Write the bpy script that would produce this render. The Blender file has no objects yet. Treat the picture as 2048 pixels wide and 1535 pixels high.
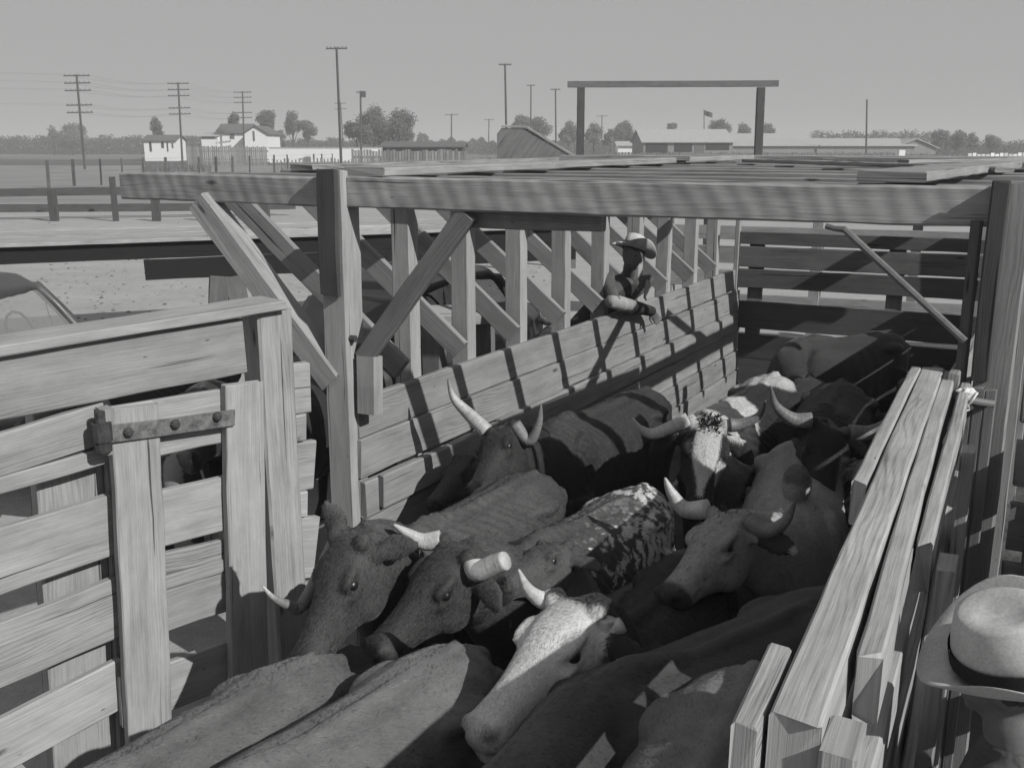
import bpy, bmesh, math, random
import numpy as np
from mathutils import Vector, Matrix

# ------------------------------------------------------------------ camera, sky, sun
SC = bpy.context.scene
COL = SC.collection
FPX, CH = 2000.0, 2.9                      # focal length in photo pixels, eye height
PITCH = math.atan(477.5 / FPX)
SP, CP = math.sin(PITCH), math.cos(PITCH)
cam = bpy.data.cameras.new('camera')
cam.sensor_fit = 'HORIZONTAL'; cam.sensor_width = 36.0; cam.lens = 36.0 * FPX / 2048.0
cam.clip_start = 0.05; cam.clip_end = 6000
co = bpy.data.objects.new('camera', cam); COL.objects.link(co)
co.location = (0, 0, CH); co.rotation_euler = (math.radians(90) - PITCH, 0, 0)
SC.camera = co
FW = Vector((0.497, 0.868, 0)).normalized()          # along the alley, away from the camera
NL = Vector((-FW.y, FW.x, 0))                        # across the alley, to the left
LDIR = (FW * 0.31 + NL * 1.45 + Vector((0, 0, -1))).normalized()   # way the sunlight travels
SUN_EL = math.asin(-LDIR.z); SUN_AZ = math.atan2(-LDIR.x, -LDIR.y)  # azimuth from +Y towards +X
sl = bpy.data.lights.new('sun', 'SUN'); sl.energy = 4.4; sl.angle = math.radians(0.5); sl.color = (1, 0.995, 0.985)
so = bpy.data.objects.new('sun', sl); COL.objects.link(so)
so.rotation_euler = LDIR.to_track_quat('-Z', 'Y').to_euler(); so.location = (8, -8, 12)
W = bpy.data.worlds.new('World'); SC.world = W; W.use_nodes = True
nt = W.node_tree; nt.nodes.clear()
wo = nt.nodes.new('ShaderNodeOutputWorld'); bg = nt.nodes.new('ShaderNodeBackground')
sk = nt.nodes.new('ShaderNodeTexSky'); sk.sky_type = 'NISHITA'; sk.sun_disc = False
sk.sun_elevation = SUN_EL; sk.sun_rotation = SUN_AZ; sk.dust_density = 3.0
bw = nt.nodes.new('ShaderNodeRGBToBW'); pw = nt.nodes.new('ShaderNodeMath'); pw.operation = 'POWER'; pw.inputs[1].default_value = 0.10
ml = nt.nodes.new('ShaderNodeMath'); ml.operation = 'MULTIPLY'; ml.inputs[1].default_value = 3.15
nt.links.new(sk.outputs[0], bw.inputs[0]); nt.links.new(bw.outputs[0], pw.inputs[0])
nt.links.new(pw.outputs[0], ml.inputs[0]); nt.links.new(ml.outputs[0], bg.inputs[0])
bg.inputs[1].default_value = 0.1
nt.links.new(bg.outputs[0], wo.inputs[0])
SC.view_settings.view_transform = 'Standard'; SC.view_settings.look = 'None'
SC.view_settings.exposure = 0.09; SC.view_settings.gamma = 1.0
SC.cycles.max_bounces = 6; SC.cycles.diffuse_bounces = 3

# ------------------------------------------------------------------ pixel of the photo -> point of the place
V = Vector
def ray(u, v):
    x = (u - 1024) / FPX; y = (v - 767.5) / FPX
    return V((x, CP - y * SP, -SP - y * CP))
def atz(u, v, z):
    d = ray(u, v); return V((0, 0, CH)) + d * ((z - CH) / d.z)
def aty(u, v, Y):
    d = ray(u, v); return V((0, 0, CH)) + d * (Y / d.y)
def onp(u, v, p0, n):
    d = ray(u, v); o = V((0, 0, CH)); return o + d * ((p0 - o).dot(n) / d.dot(n))
CR, CU, CT = V((1, 0, 0)), V((0, SP, CP)), V((0, -CP, SP))   # camera right, up, towards the viewer

# ------------------------------------------------------------------ mesh helpers
R = random.Random(7)
ORG = {}
class MB:
    """collects boards, tubes and polygons, builds ONE mesh object"""
    def __init__(s): s.v = []; s.f = []; s.uv = []; s.t = []; s.pt = []
    def add(s, verts, faces, uvs, tone):
        o = len(s.v); s.v += [tuple(x) for x in verts]; s.pt += [tone] * len(verts)
        s.f += [tuple(o + i for i in f) for f in faces]; s.uv += uvs; s.t += [tone] * len(faces)
    def build(s, name, mat, parent=None, loc=None, smooth=False):
        root = parent
        org = ORG[parent.name] if parent else (V(loc) if loc is not None else s.base())
        me = bpy.data.meshes.new(name)
        me.from_pydata([(x[0] - org.x, x[1] - org.y, x[2] - org.z) for x in s.v], [], s.f)
        uvl = me.uv_layers.new(name='grain')
        flat = [c for face in s.uv for p in face for c in p]
        uvl.data.foreach_set('uv', flat)
        at = me.attributes.new('tone', 'FLOAT', 'POINT'); at.data.foreach_set('value', s.pt)
        if len(me.polygons) < 9000:
            q = bmesh.new(); q.from_mesh(me); bmesh.ops.recalc_face_normals(q, faces=q.faces); q.to_mesh(me); q.free()
        if smooth: me.polygons.foreach_set('use_smooth', [True] * len(me.polygons))
        me.materials.append(mat)
        ob = bpy.data.objects.new(name, me); COL.objects.link(ob)
        if parent: ob.parent = parent
        else: ob.location = org
        ORG[ob.name] = org
        return ob
    def base(s):
        a = np.array(s.v); return V((float(a[:, 0].mean()), float(a[:, 1].mean()), float(a[:, 2].min())))
    def board(s, a, b, w, t, wd, tone=None, warp=0.004, ch=0.006, rag=0.006):
        """a plank from a to b (centre line); width w along wd, thickness t"""
        a, b, wd = V(a), V(b), V(wd); ax = (b - a); L = ax.length; ax.normalize()
        wd = (wd - ax * wd.dot(ax)).normalized(); td = ax.cross(wd).normalized()
        n = max(1, min(26, int(L / 0.16))); tone = tone if tone is not None else R.uniform(0.8, 1.13)
        u0, v0 = R.uniform(0, 60), R.uniform(0, 60); ch = min(ch, t * 0.25, w * 0.25)
        hw, ht = w / 2, t / 2
        sec = [(-hw + ch, -ht), (hw - ch, -ht), (hw, -ht + ch), (hw, ht - ch), (hw - ch, ht), (-hw + ch, ht), (-hw, ht - ch), (-hw, -ht + ch)]
        per = [0, w, w + .01, w + t, w + t + .01, 2 * w + t, 2 * w + t + .01, 2 * w + 2 * t, 2 * w + 2 * t + .01]
        p1, p2, q1, q2 = [R.uniform(0, 6.3) for _ in range(4)]
        V_, F_, U_ = [], [], []
        for i in range(n + 1):
            f = i / n; x = f * L
            c = a + ax * x + wd * (warp * math.sin(p1 + f * 3.1)) + td * (warp * math.sin(p2 + f * 2.6))
            e = 1 + R.uniform(-.014, .014); ej = R.uniform(-.0016, .0016)
            for (sw, st) in sec:
                k = R.uniform(-rag, rag) if i in (0, n) else 0
                V_.append(c + wd * (sw * e + (R.uniform(-.0022, .0022) if w > .08 else 0)) + td * (st + ej) + ax * k)
        for i in range(n):
            for j in range(8):
                k = (j + 1) % 8
                F_.append((i * 8 + j, i * 8 + k, (i + 1) * 8 + k, (i + 1) * 8 + j))
                ua, ub = u0 + i * L / n, u0 + (i + 1) * L / n; va, vb = v0 + per[j], v0 + per[j + 1]
                U_.append([(ua, va), (ua, vb), (ub, vb), (ub, va)])
        F_.append(tuple(range(7, -1, -1))); U_.append([(u0 + sec[j][0] * .3, v0 + 5 + sec[j][1]) for j in range(7, -1, -1)])
        F_.append(tuple(n * 8 + j for j in range(8))); U_.append([(u0 + sec[j][0] * .3, v0 + 7 + sec[j][1]) for j in range(8)])
        s.add(V_, F_, U_, tone)
    def tube(s, pts, rad, n=10, tone=None, flat=1.0, up=None, cap=True):
        pts = [V(p) for p in pts]; m = len(pts); rad = [rad] * m if isinstance(rad, (int, float)) else rad
        tone = tone if tone is not None else R.uniform(.9, 1.1); u0 = R.uniform(0, 40); V_, F_, U_ = [], [], []
        d0 = (pts[1] - pts[0]).normalized(); ref = V(up) if up is not None else (V((0, 0, 1)) if abs(d0.z) < .9 else V((1, 0, 0)))
        x = 0; xs = []
        for i, p in enumerate(pts):
            if i: x += (p - pts[i - 1]).length
            xs.append(x)
            d = (pts[min(i + 1, m - 1)] - pts[max(i - 1, 0)]).normalized()
            A = d.cross(ref).normalized(); B = A.cross(d); 
            if up is None: ref = B
            for j in range(n):
                t = 2 * math.pi * j / n; V_.append(p + A * (rad[i] * math.cos(t)) + B * (rad[i] * flat * math.sin(t)))
        for i in range(m - 1):
            for j in range(n):
                k = (j + 1) % n; F_.append((i * n + j, i * n + k, (i + 1) * n + k, (i + 1) * n + j))
                U_.append([(u0 + xs[i], j * .03), (u0 + xs[i], (j + 1) * .03), (u0 + xs[i + 1], (j + 1) * .03), (u0 + xs[i + 1], j * .03)])
        if cap:
            F_.append(tuple(range(n - 1, -1, -1))); U_.append([(u0, 9)] * n)
            F_.append(tuple((m - 1) * n + j for j in range(n))); U_.append([(u0, 9)] * n)
        s.add(V_, F_, U_, tone)
    def poly(s, ps, tone=1.0):
        s.add(ps, [tuple(range(len(ps)))], [[(p[0], p[1]) for p in map(V, ps)]], tone)
    def prism(s, ps, d, tone=1.0):
        """polygon ps extruded by vector d"""
        ps = [V(p) for p in ps]; d = V(d); n = len(ps); q = [p + d for p in ps]
        ax = (ps[1] - ps[0]).normalized(); nn = d.normalized(); bx = nn.cross(ax)
        f = [tuple(range(n - 1, -1, -1)), tuple(range(n, 2 * n))]
        uv = [[(ps[i].dot(ax), ps[i].dot(bx)) for i in range(n - 1, -1, -1)], [(p.dot(ax), p.dot(bx)) for p in q]]
        for i in range(n):
            k = (i + 1) % n; f.append((i, k, n + k, n + i)); l = (ps[k] - ps[i]).length
            uv.append([(0, 0), (l, 0), (l, d.length), (0, d.length)])
        s.add(ps + q, f, uv, tone)
    def box(s, c, sx, sy, sz, rot=0.0, tone=None):
        c = V(c); a = V((math.cos(rot), math.sin(rot), 0)); s.board(c - a * sx / 2, c + a * sx / 2, sz, sy, (0, 0, 1), tone, warp=0, rag=0)
    def ball(s, c, r, n=10, tone=1.0, sq=(1, 1, 1), M=None):
        c = V(c); V_, F_, U_ = [], [], []; h = n // 2 + 1
        for i in range(h + 1):
            th = math.pi * i / h
            for j in range(n):
                ph = 2 * math.pi * j / n; q = V((math.sin(th) * math.cos(ph) * sq[0], math.sin(th) * math.sin(ph) * sq[1], math.cos(th) * sq[2])) * r
                V_.append(c + (M @ q if M else q))
        for i in range(h):
            for j in range(n):
                k = (j + 1) % n; F_.append((i * n + j, (i + 1) * n + j, (i + 1) * n + k, i * n + k)); U_.append([(i * .1, j * .1)] * 4)
        s.add(V_, F_, U_, tone)

def tag(o, label=None, cat=None, group=None, kind=None):
    if label: o['label'] = label
    if cat: o['category'] = cat
    if group: o['group'] = group
    if kind: o['kind'] = kind
    return o
def thing(name, label, cat, loc, group=None):
    o = bpy.data.objects.new(name, None); COL.objects.link(o); o.location = loc; o.empty_display_size = .2
    ORG[o.name] = V(loc); return tag(o, label, cat, group)
def one(name, mat, parent, fn, smooth=False):
    m = MB(); fn(m); return m.build(name, mat, parent, smooth=smooth)

# ------------------------------------------------------------------ materials (all neutral grey: a black-and-white print)
def newmat(name):
    m = bpy.data.materials.new(name); m.use_nodes = True; n = m.node_tree; n.nodes.clear()
    o = n.nodes.new('ShaderNodeOutputMaterial'); b = n.nodes.new('ShaderNodeBsdfPrincipled'); n.links.new(b.outputs[0], o.inputs[0])
    return m, n, b
ALB = 0.66          # common factor on all albedos; paired with a strong sun to deepen shade
class NT:
    def __init__(s, n): s.n = n
    def val(s, x, sock):
        if isinstance(x, (int, float)): sock.default_value = x
        elif isinstance(x, tuple): sock.default_value = x
        else: s.n.links.new(x, sock)
    def math(s, op, a, b=0.0, c=None, clamp=False):
        k = s.n.nodes.new('ShaderNodeMath'); k.operation = op; k.use_clamp = clamp; s.val(a, k.inputs[0]); s.val(b, k.inputs[1])
        if c is not None: s.val(c, k.inputs[2])
        return k.outputs[0]
    def mapv(s, vec, scale, loc=(0, 0, 0), rot=(0, 0, 0)):
        k = s.n.nodes.new('ShaderNodeMapping'); s.n.links.new(vec, k.inputs[0]); k.inputs[3].default_value = scale; k.inputs[1].default_value = loc; k.inputs[2].default_value = rot
        return k.outputs[0]
    def noise(s, vec, scale, detail=4, rough=.55, dist=0.0):
        k = s.n.nodes.new('ShaderNodeTexNoise'); s.n.links.new(vec, k.inputs['Vector']); k.inputs['Scale'].default_value = scale
        k.inputs['Detail'].default_value = detail; k.inputs['Roughness'].default_value = rough; k.inputs['Distortion'].default_value = dist
        return k.outputs[0]
    def ramp(s, x, lo, hi, a=0.0, b=1.0):
        k = s.n.nodes.new('ShaderNodeMapRange'); s.val(x, k.inputs[0]); k.inputs[1].default_value = lo; k.inputs[2].default_value = hi
        k.inputs[3].default_value = a; k.inputs[4].default_value = b; k.clamp = True
        return k.outputs[0]
    def attr(s, name, out=2):
        k = s.n.nodes.new('ShaderNodeAttribute'); k.attribute_name = name; return k.outputs[out]
    def uv(s):
        k = s.n.nodes.new('ShaderNodeUVMap'); k.uv_map = 'grain'; return k.outputs[0]
    def obj(s):
        return s.n.nodes.new('ShaderNodeTexCoord').outputs['Object']
    def grey(s, x):
        x = s.math('MULTIPLY', x, ALB) if not isinstance(x, (int, float)) else x * ALB
        k = s.n.nodes.new('ShaderNodeCombineColor')
        for i in range(3): s.val(x, k.inputs[i])
        return k.outputs[0]
    def bump(s, h, strength, dist, b):
        k = s.n.nodes.new('ShaderNodeBump'); k.inputs['Strength'].default_value = strength; k.inputs['Distance'].default_value = dist
        s.n.links.new(h, k.inputs['Height']); s.n.links.new(k.outputs[0], b.inputs['Normal'])

def wood(name, base, contrast=1.0, saw=0.0, rough=.85):
    m, n, b = newmat(name); T = NT(n); uv = T.uv()
    fine = T.noise(T.mapv(uv, (3.0, 170, 1)), 1.0, 6, .7)
    band = T.noise(T.mapv(uv, (0.6, 22, 1)), 1.0, 4, .6, .4)
    warp = T.noise(T.mapv(uv, (0.75, 4.5, 1)), 1.0, 3, .5)
    sep = n.nodes.new('ShaderNodeSeparateXYZ'); n.links.new(uv, sep.inputs[0])
    ph = T.math('ADD', T.math('MULTIPLY', sep.outputs[1], 330.0), T.math('MULTIPLY', warp, 62.0))
    ring = T.math('POWER', T.math('ADD', T.math('MULTIPLY', T.math('SINE', ph), .5), .5), 2.2)
    rmask = T.ramp(T.noise(T.mapv(uv, (.5, 3.2, 1), (5, 2, 0)), 1.0, 3, .5), .45, .66)
    blot = T.noise(T.mapv(uv, (2.2, 7, 1)), 1.0, 6, .68)
    vo = n.nodes.new('ShaderNodeTexVoronoi'); n.links.new(T.mapv(uv, (1.5, 4.6, 1)), vo.inputs['Vector']); vo.inputs['Scale'].default_value = 1.0; vo.inputs['Randomness'].default_value = 1
    kd = T.math('ADD', vo.outputs['Distance'], T.math('MULTIPLY', T.math('SUBTRACT', T.noise(uv, 60, 2), .5), .05))
    knot = T.ramp(kd, .03, .085, .3, 1.0)
    vn = n.nodes.new('ShaderNodeTexVoronoi'); n.links.new(T.mapv(uv, (3.4, 11, 1), (9, 4, 0)), vn.inputs['Vector']); vn.inputs['Scale'].default_value = 1.0
    nail = T.ramp(vn.outputs['Distance'], .025, .05, .35, 1.0)
    crack = T.noise(T.mapv(uv, (.7, 40, 1), (3, 7, 0)), 1.0, 4, .5, .3)
    crk = T.ramp(crack, .305, .345, .25, 1.0)
    x = T.math('ADD', T.math('MULTIPLY', fine, .62), T.math('MULTIPLY', band, .40))
    x = T.math('SUBTRACT', x, T.math('MULTIPLY', T.math('MULTIPLY', ring, rmask), .22))
    x = T.math('ADD', x, T.math('MULTIPLY', blot, .75))
    x = T.math('ADD', T.math('MULTIPLY', T.math('SUBTRACT', x, .85), 1.05 * contrast), 1.0)
    x = T.math('MULTIPLY', T.math('MULTIPLY', x, knot), nail); x = T.math('MULTIPLY', x, crk)
    if saw:
        w2 = n.nodes.new('ShaderNodeTexWave'); w2.bands_direction = 'X'; n.links.new(T.mapv(uv, (3.1, 3.1, 1), (0, 0, 0), (0, 0, .42)), w2.inputs[0])
        w2.inputs['Scale'].default_value = 1.0; w2.inputs['Distortion'].default_value = 3.0; w2.inputs['Detail'].default_value = 2
        x = T.math('MULTIPLY', x, T.ramp(w2.outputs['Fac'], 0, 1, 1 - saw, 1 + saw * .6))
    x = T.math('MULTIPLY', T.math('MULTIPLY', x, T.attr('tone')), base)
    x = T.math('MINIMUM', T.math('MAXIMUM', x, .012), .8)
    n.links.new(T.grey(x), b.inputs['Base Color']); b.inputs['Roughness'].default_value = rough
    b.inputs['Specular IOR Level'].default_value = .25
    h = T.math('ADD', T.math('MULTIPLY', fine, .6), T.math('MULTIPLY', T.math('MULTIPLY', crk, knot), .8))
    if saw: h = T.math('ADD', h, T.math('MULTIPLY', w2.outputs['Fac'], .8))
    T.bump(h, .55, .006, b)
    return m
def plain(name, base, rough=.7, var=.25, scale=6.0, metal=0.0, spec=.4, bump=0.0, tone=True):
    m, n, b = newmat(name); T = NT(n); o = T.obj()
    x = T.noise(o, scale, 5, .6); x2 = T.noise(o, scale * 6, 3, .6)
    x = T.ramp(T.math('ADD', T.math('MULTIPLY', x, .7), T.math('MULTIPLY', x2, .3)), .3, .7, 1 - var, 1 + var)
    if tone: x = T.math('MULTIPLY', x, T.attr('tone'))
    n.links.new(T.grey(T.math('MULTIPLY', x, base)), b.inputs['Base Color'])
    b.inputs['Roughness'].default_value = rough; b.inputs['Metallic'].default_value = metal; b.inputs['Specular IOR Level'].default_value = spec
    if bump: T.bump(x2, .6, bump, b)
    return m
M = {}
M['wall'] = wood('weathered_board', .32, 1.45)
M['gate'] = wood('pale_board', .41, 1.5)
M['beam'] = wood('rough_sawn_beam', .37, 1.4, .05)
M['post'] = wood('post_timber', .43, 1.2)
M['dark'] = wood('dark_timber', .075, .8)
M['mid'] = wood('mid_timber', .20, 1.3)
M['black'] = wood('black_timber', .02, .6)  # near-black timber for the platform's edge beam and skirt
M['old'] = wood('grey_old_board', .43, 1.6)
M['iron'] = plain('rusty_iron', .10, .75, .55, 30, 0.2, .3, .003)
M['strap'] = plain('worn_strap_iron', .19, .8, .8, 24, 0.1, .3, .003)
M['white'] = plain('white_paint', 1.1, .7, .08, 3)
M['rag'] = plain('white_rag', 1.0, .9, .15, 20)
M['roofg'] = plain('sheet_roof', .55, .6, .12, 1.5)
M['roofd'] = plain('dark_roof', .15, .8, .2, 1.5)
M['shade'] = plain('dark_interior', .03, .9, .2, 1)
M['leaf'] = plain('foliage', .14, .7, .3, .8, 0, .2)
M['leaf2'] = plain('pale_foliage', .17, .7, .3, .8, 0, .2)
M['trunk'] = plain('bark', .09, .9, .3, 5)
M['wire'] = plain('wire', .12, .5, .1, 5)
M['polew'] = plain('pole_timber', .085, .9, .3, 3)
M['rope'] = plain('steel_rod', .22, .5, .3, 12, .3)

# ------------------------------------------------------------------ the setting: ground sheets
def ground_mat():
    m, n, b = newmat('sandy_ground'); T = NT(n); o = T.obj()
    a = T.noise(T.mapv(o, (.02, .05, 1)), 1, 4, .6); c = T.noise(T.mapv(o, (.5, .9, 1)), 1, 6, .65); d = T.noise(o, 9, 4, .7)
    x = T.math('ADD', T.math('ADD', T.math('MULTIPLY', a, .25), T.math('MULTIPLY', c, .45)), T.math('MULTIPLY', d, .4))
    x = T.math('MULTIPLY', T.ramp(x, .3, .8, .66, 1.22), .52)
    n.links.new(T.grey(x), b.inputs['Base Color']); b.inputs['Roughness'].default_value = .95; b.inputs['Specular IOR Level'].default_value = .1
    T.bump(T.math('ADD', c, T.math('MULTIPLY', d, .5)), .7, .05, b); return m
def field_mat(name, base, sx, sy, var):
    m, n, b = newmat(name); T = NT(n); o = T.obj()
    c = T.noise(T.mapv(o, (sx, sy, 1)), 1, 5, .65)
    n.links.new(T.grey(T.math('MULTIPLY', T.ramp(c, .3, .7, 1 - var, 1 + var), base)), b.inputs['Base Color']); b.inputs['Roughness'].default_value = 1; b.inputs['Specular IOR Level'].default_value = .05
    T.bump(c, .6, .15, b); return m
def sheet(name, pts, z, mat, nx=1):
    m = MB(); m.poly([(x, y, z) for x, y in pts]); o = m.build(name, mat, loc=(0, 0, 0)); return tag(o, kind='structure')
gm = MB(); gs = 1500.0
gm.poly([(-gs, -200, 0), (gs, -200, 0), (gs, 1.6 * gs, 0), (-gs, 1.6 * gs, 0)])
tag(gm.build('ground', ground_mat(), loc=(0, 0, 0)), kind='structure')
sheet('pasture', [(-400, 52), (400, 52), (500, 150), (-500, 150)], .004, field_mat('dry_pasture', .33, .08, .3, .22))
sheet('ploughed_field', [(-600, 150), (-20, 150), (-40, 215), (-900, 215)], .008, field_mat('dark_field', .14, .05, .2, .3))
sheet('grassland', [(-900, 215), (900, 215), (1400, 2300), (-1400, 2300)], .004, field_mat('far_grass', .22, .02, .06, .35))
A0 = V((-.886, 5.469, 0))
def wp(t, w, z): return A0 + FW * t - NL * w + V((0, 0, z))       # t along the left wall, w into the alley
pm = MB(); pm.poly([(-3.6, -1.5, .006), (3.2, -1.5, .006), (3.0, 4.2, .006), tuple(wp(7.2, 3.2, .006)), tuple(wp(7.2, -.05, .006)), tuple(wp(0, -.05, .006)), (-1.3, 5.0, .006)])
tag(pm.build('pen_floor', field_mat('trampled_dirt', .11, 1.4, 1.4, .35), loc=(0, 0, 0)), kind='structure')

# ------------------------------------------------------------------ the roofed chute
BL, BR = V((-2.38, 6.27, 0)), V((2.02, 4.17, 0))
BD = (BR - BL).normalized()                                  # along the beams
BN = V((-BD.y, BD.x, 0))                                     # away from the camera
if BN.y < 0: BN = -BN
PL = V((-.945, 5.52, 0)); PR = V((2.035, 4.12, 0))
chute = thing('cattle_chute', 'roofed timber cattle chute with braced studs, boarded side wall and open slat roof', 'cattle chute', (PL.x, PL.y, 0))
def ctop(P, z): return V((P.x, P.y, z))
one('corner_post', M['post'], chute, lambda m: m.board(ctop(PL, 0), ctop(PL, 2.765), .165, .165, BD, .98, ch=.012))
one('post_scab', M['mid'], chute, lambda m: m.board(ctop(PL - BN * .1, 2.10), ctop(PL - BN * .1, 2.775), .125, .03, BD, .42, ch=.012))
one('corner_post', M['post'], chute, lambda m: m.board(ctop(PR, 0), ctop(PR, 2.75), .15, .15, BD, .72, ch=.012))
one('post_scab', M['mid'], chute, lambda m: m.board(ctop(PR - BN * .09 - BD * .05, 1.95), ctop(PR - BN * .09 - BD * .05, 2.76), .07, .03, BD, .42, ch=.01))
one('gate_pivot', M['mid'], chute, lambda m: m.tube([ctop(PR - BD * .125 - BN * .06, 1.2), ctop(PR - BD * .125 - BN * .06, 2.6)], .024, 10, .6))
one('header_beam', M['beam'], chute, lambda m: (m.board(ctop(BL, 2.655), ctop(PL - BD * .06, 2.655), .16, .09, (0, 0, 1), 1.0, ch=.01),
    m.board(ctop(PL + BD * .085, 2.655), ctop(BR + BD * .35, 2.655), .165, .09, (0, 0, 1), 1.05, ch=.01)))
one('under_beam', M['beam'], chute, lambda m: m.board(ctop(PL + BD * .72 + BN * .10, 2.53), ctop(PL + BD * 1.5 + BN * .10, 2.53), .09, .07, (0, 0, 1), .72))
# outrigger brace of the front frame (wide face to the camera) and inner knee brace
def braceboard(m, a, b, w=.14, t=.05, tone=None): m.board(a, b, w, t, (b - a).cross(BN), tone)
one('outrigger_brace', M['gate'], chute, lambda m: m.board(ctop(PL - BD * .95 + BN * .0, 2.585), ctop(PL - BD * .045 - BN * .03, 1.60), .15, .13, (V((0, 0, 1)) + BD * .9), 1.0, ch=.01))
one('knee_brace', M['mid'], chute, lambda m: braceboard(m, ctop(PL + BD * .13 - BN * .0, 1.74), ctop(PL + BD * .80 - BN * .0, 2.56), .11, .055, 1.05))
one('cleat', M['post'], chute, lambda m: m.board(ctop(PL + BD * .165, 1.43), ctop(PL + BD * .165, 1.76), .12, .09, BD, .95))
one('lag_screw', M['iron'], chute, lambda m: m.tube([ctop(PL + BD * .08 - BN * .05, 1.86), ctop(PL + BD * .115 - BN * .05, 1.86)], .02, 8))
one('lag_screw', M['iron'], chute, lambda m: m.tube([ctop(PL + BD * .08 + BN * .03, 1.80), ctop(PL + BD * .12 + BN * .03, 1.80)], .018, 8))
# left wall: boards stepping in towards the floor
def wallboards(m):
    zs = [(1.5, 1.27, 0.0, 0, 7.05), (1.263, 1.03, .012, 0, 7.05), (1.02, .80, .03, .0, 7.05), (.79, .56, .035, 0, 7.05), (.55, .33, .05, 0, 7.05), (.32, .08, .055, 0, 7.05)]
    for k, (z1, z0, o, t0, t1) in enumerate(zs):
        brk = [0.0, [3.6, 2.5, 3.9, 3.0, 2.1, 3.4][k], 7.05]
        for i in range(2):
            m.board(wp(brk[i] + .004, o, (z1 + z0) / 2), wp(brk[i + 1] - .004, o, (z1 + z0) / 2), z1 - z0, .045, (0, 0, 1), R.uniform(.88, 1.1), warp=.006)
    m.board(wp(1.5, .052, .93), wp(7.0, .052, .90), .21, .04, (0, 0, 1), 1.0)
    m.board(wp(.12, .075, .93), wp(1.05, .075, .93), .2, .04, (0, 0, 1), .95)
one('board_wall', M['wall'], chute, wallboards)
def tw(u):                                                   # station along the wall seen at column u of its top
    lo, hi = 0.0, 8.0
    for _ in range(40):
        md = (lo + hi) / 2; p = wp(md, 0, 1.5); dd = p.y * CP - (p.z - CH) * SP
        if 1024 + FPX * p.x / dd < u: lo = md
        else: hi = md
    return lo
STUDS = [tw(u) for u in (838, 950, 1053, 1140, 1216, 1284, 1341, 1394, 1437)]
SW = .125
for k, t in enumerate(STUDS):
    b0 = wp(t, -.085, 0)
    one('stud', M['post'], chute, lambda m: m.board(ctop(b0, 0.0), ctop(b0, 2.60), SW, .115, BD, R.uniform(.9, 1.08)))
    jo = b0 - BN * .09
    one('roof_joist', M['wall'], chute, lambda m: m.board(ctop(jo - BD * 1.38, 2.655 + .004 * (k % 2)), ctop(jo + BD * 3.55, 2.655), .145, .05, (0, 0, 1), R.uniform(.9, 1.1)))
    one('outrigger_brace', M['wall'], chute, lambda m: m.board(ctop(jo - BD * 1.22 - BN * .055, 2.64), ctop(jo + BD * .05 - BN * .055, 1.58), .145, .045, (V((0, 0, 1)) + BD * .85), R.uniform(.9, 1.08)))
# roof walk planks and loose boards, two of them added for their wall shadow
def plank(name, a, b, w, t=.045, tone=None, mat='gate'):
    one(name, M[mat], chute, lambda m: m.board(a, b, w, t, (b - a).cross(V((0, 0, 1))), tone))
plank('roof_plank', wp(.0, .12, 2.762), wp(7.3, .05, 2.762), .27)
plank('roof_plank', wp(.30, 2.72, 2.768), wp(3.4, 2.9, 2.766), .29)
plank('roof_plank', wp(3.42, 2.95, 2.766), wp(7.4, 2.9, 2.766), .28)
plank('roof_plank', wp(6.9, -.5, 2.768), wp(7.05, 3.3, 2.772), .25)
plank('roof_plank', wp(6.2, 1.2, 2.765), wp(6.35, 3.4, 2.765), .24)
def caster(u, v, zr):                                        # roof point whose shadow falls on the wall at that pixel
    p = onp(u, v, A0, NL); k = (zr - p.z) / -LDIR.z; return p - LDIR * k
c0, c1 = caster(1150, 812, 2.765), caster(1342, 450, 2.765); plank('roof_plank', c0 + (c0 - c1) * .12, c1 + (c1 - c0) * .1, .115, .03)  # slanting board added to throw the diagonal shadow on the wall
c0, c1 = caster(1328, 630, 2.775), caster(1398, 688, 2.775); plank('roof_plank', c0, c1 + (c1 - c0) * .25, .12, .03)  # second added board, for the other arm of that shadow
plank('roof_plank', wp(4.2, -.85, 2.78), wp(4.5, .3, 2.79), .22, .05, .85)
plank('roof_plank', wp(1.0, -1.2, 2.755), wp(5.5, -1.25, 2.755), .2, .04, .8)
# right side wall and posts
for t in (1.2, 2.9, 4.6, 6.9):
    p = wp(t, 3.15, 0)
    one('stud', M['post'], chute, lambda m: m.board(ctop(p, 0), ctop(p, 2.58), .12, .115, BD))
def rwall(m):
    for (z1, z0) in ((1.98, 1.74), (1.70, 1.47), (1.41, 1.17), (1.15, .92), (.86, .62), (.58, .34), (.3, .06)):
        m.board(wp(.1, 3.07, (z1 + z0) / 2), wp(7.0, 3.07, (z1 + z0) / 2), z1 - z0, .045, (0, 0, 1))
one('side_wall', M['wall'], chute, rwall)
# steel brace rod to the right post
ra, rb = onp(1652, 452, ctop(PL, 0), BN), onp(1930, 682, PR - BN * .1, BN)
rm = onp(1690, 458, ctop(PL, 0), BN) - BN * .02
one('brace_rod', M['rope'], chute, lambda m: m.tube([ra, ra + (rm - ra) * .5 - V((0, 0, .004)), rm, rm + (rb - rm) * .06, rm + (rb - rm) * .5, rb], [.012, .012, .015, .016, .016, .016], 8, 1.0))

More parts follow.
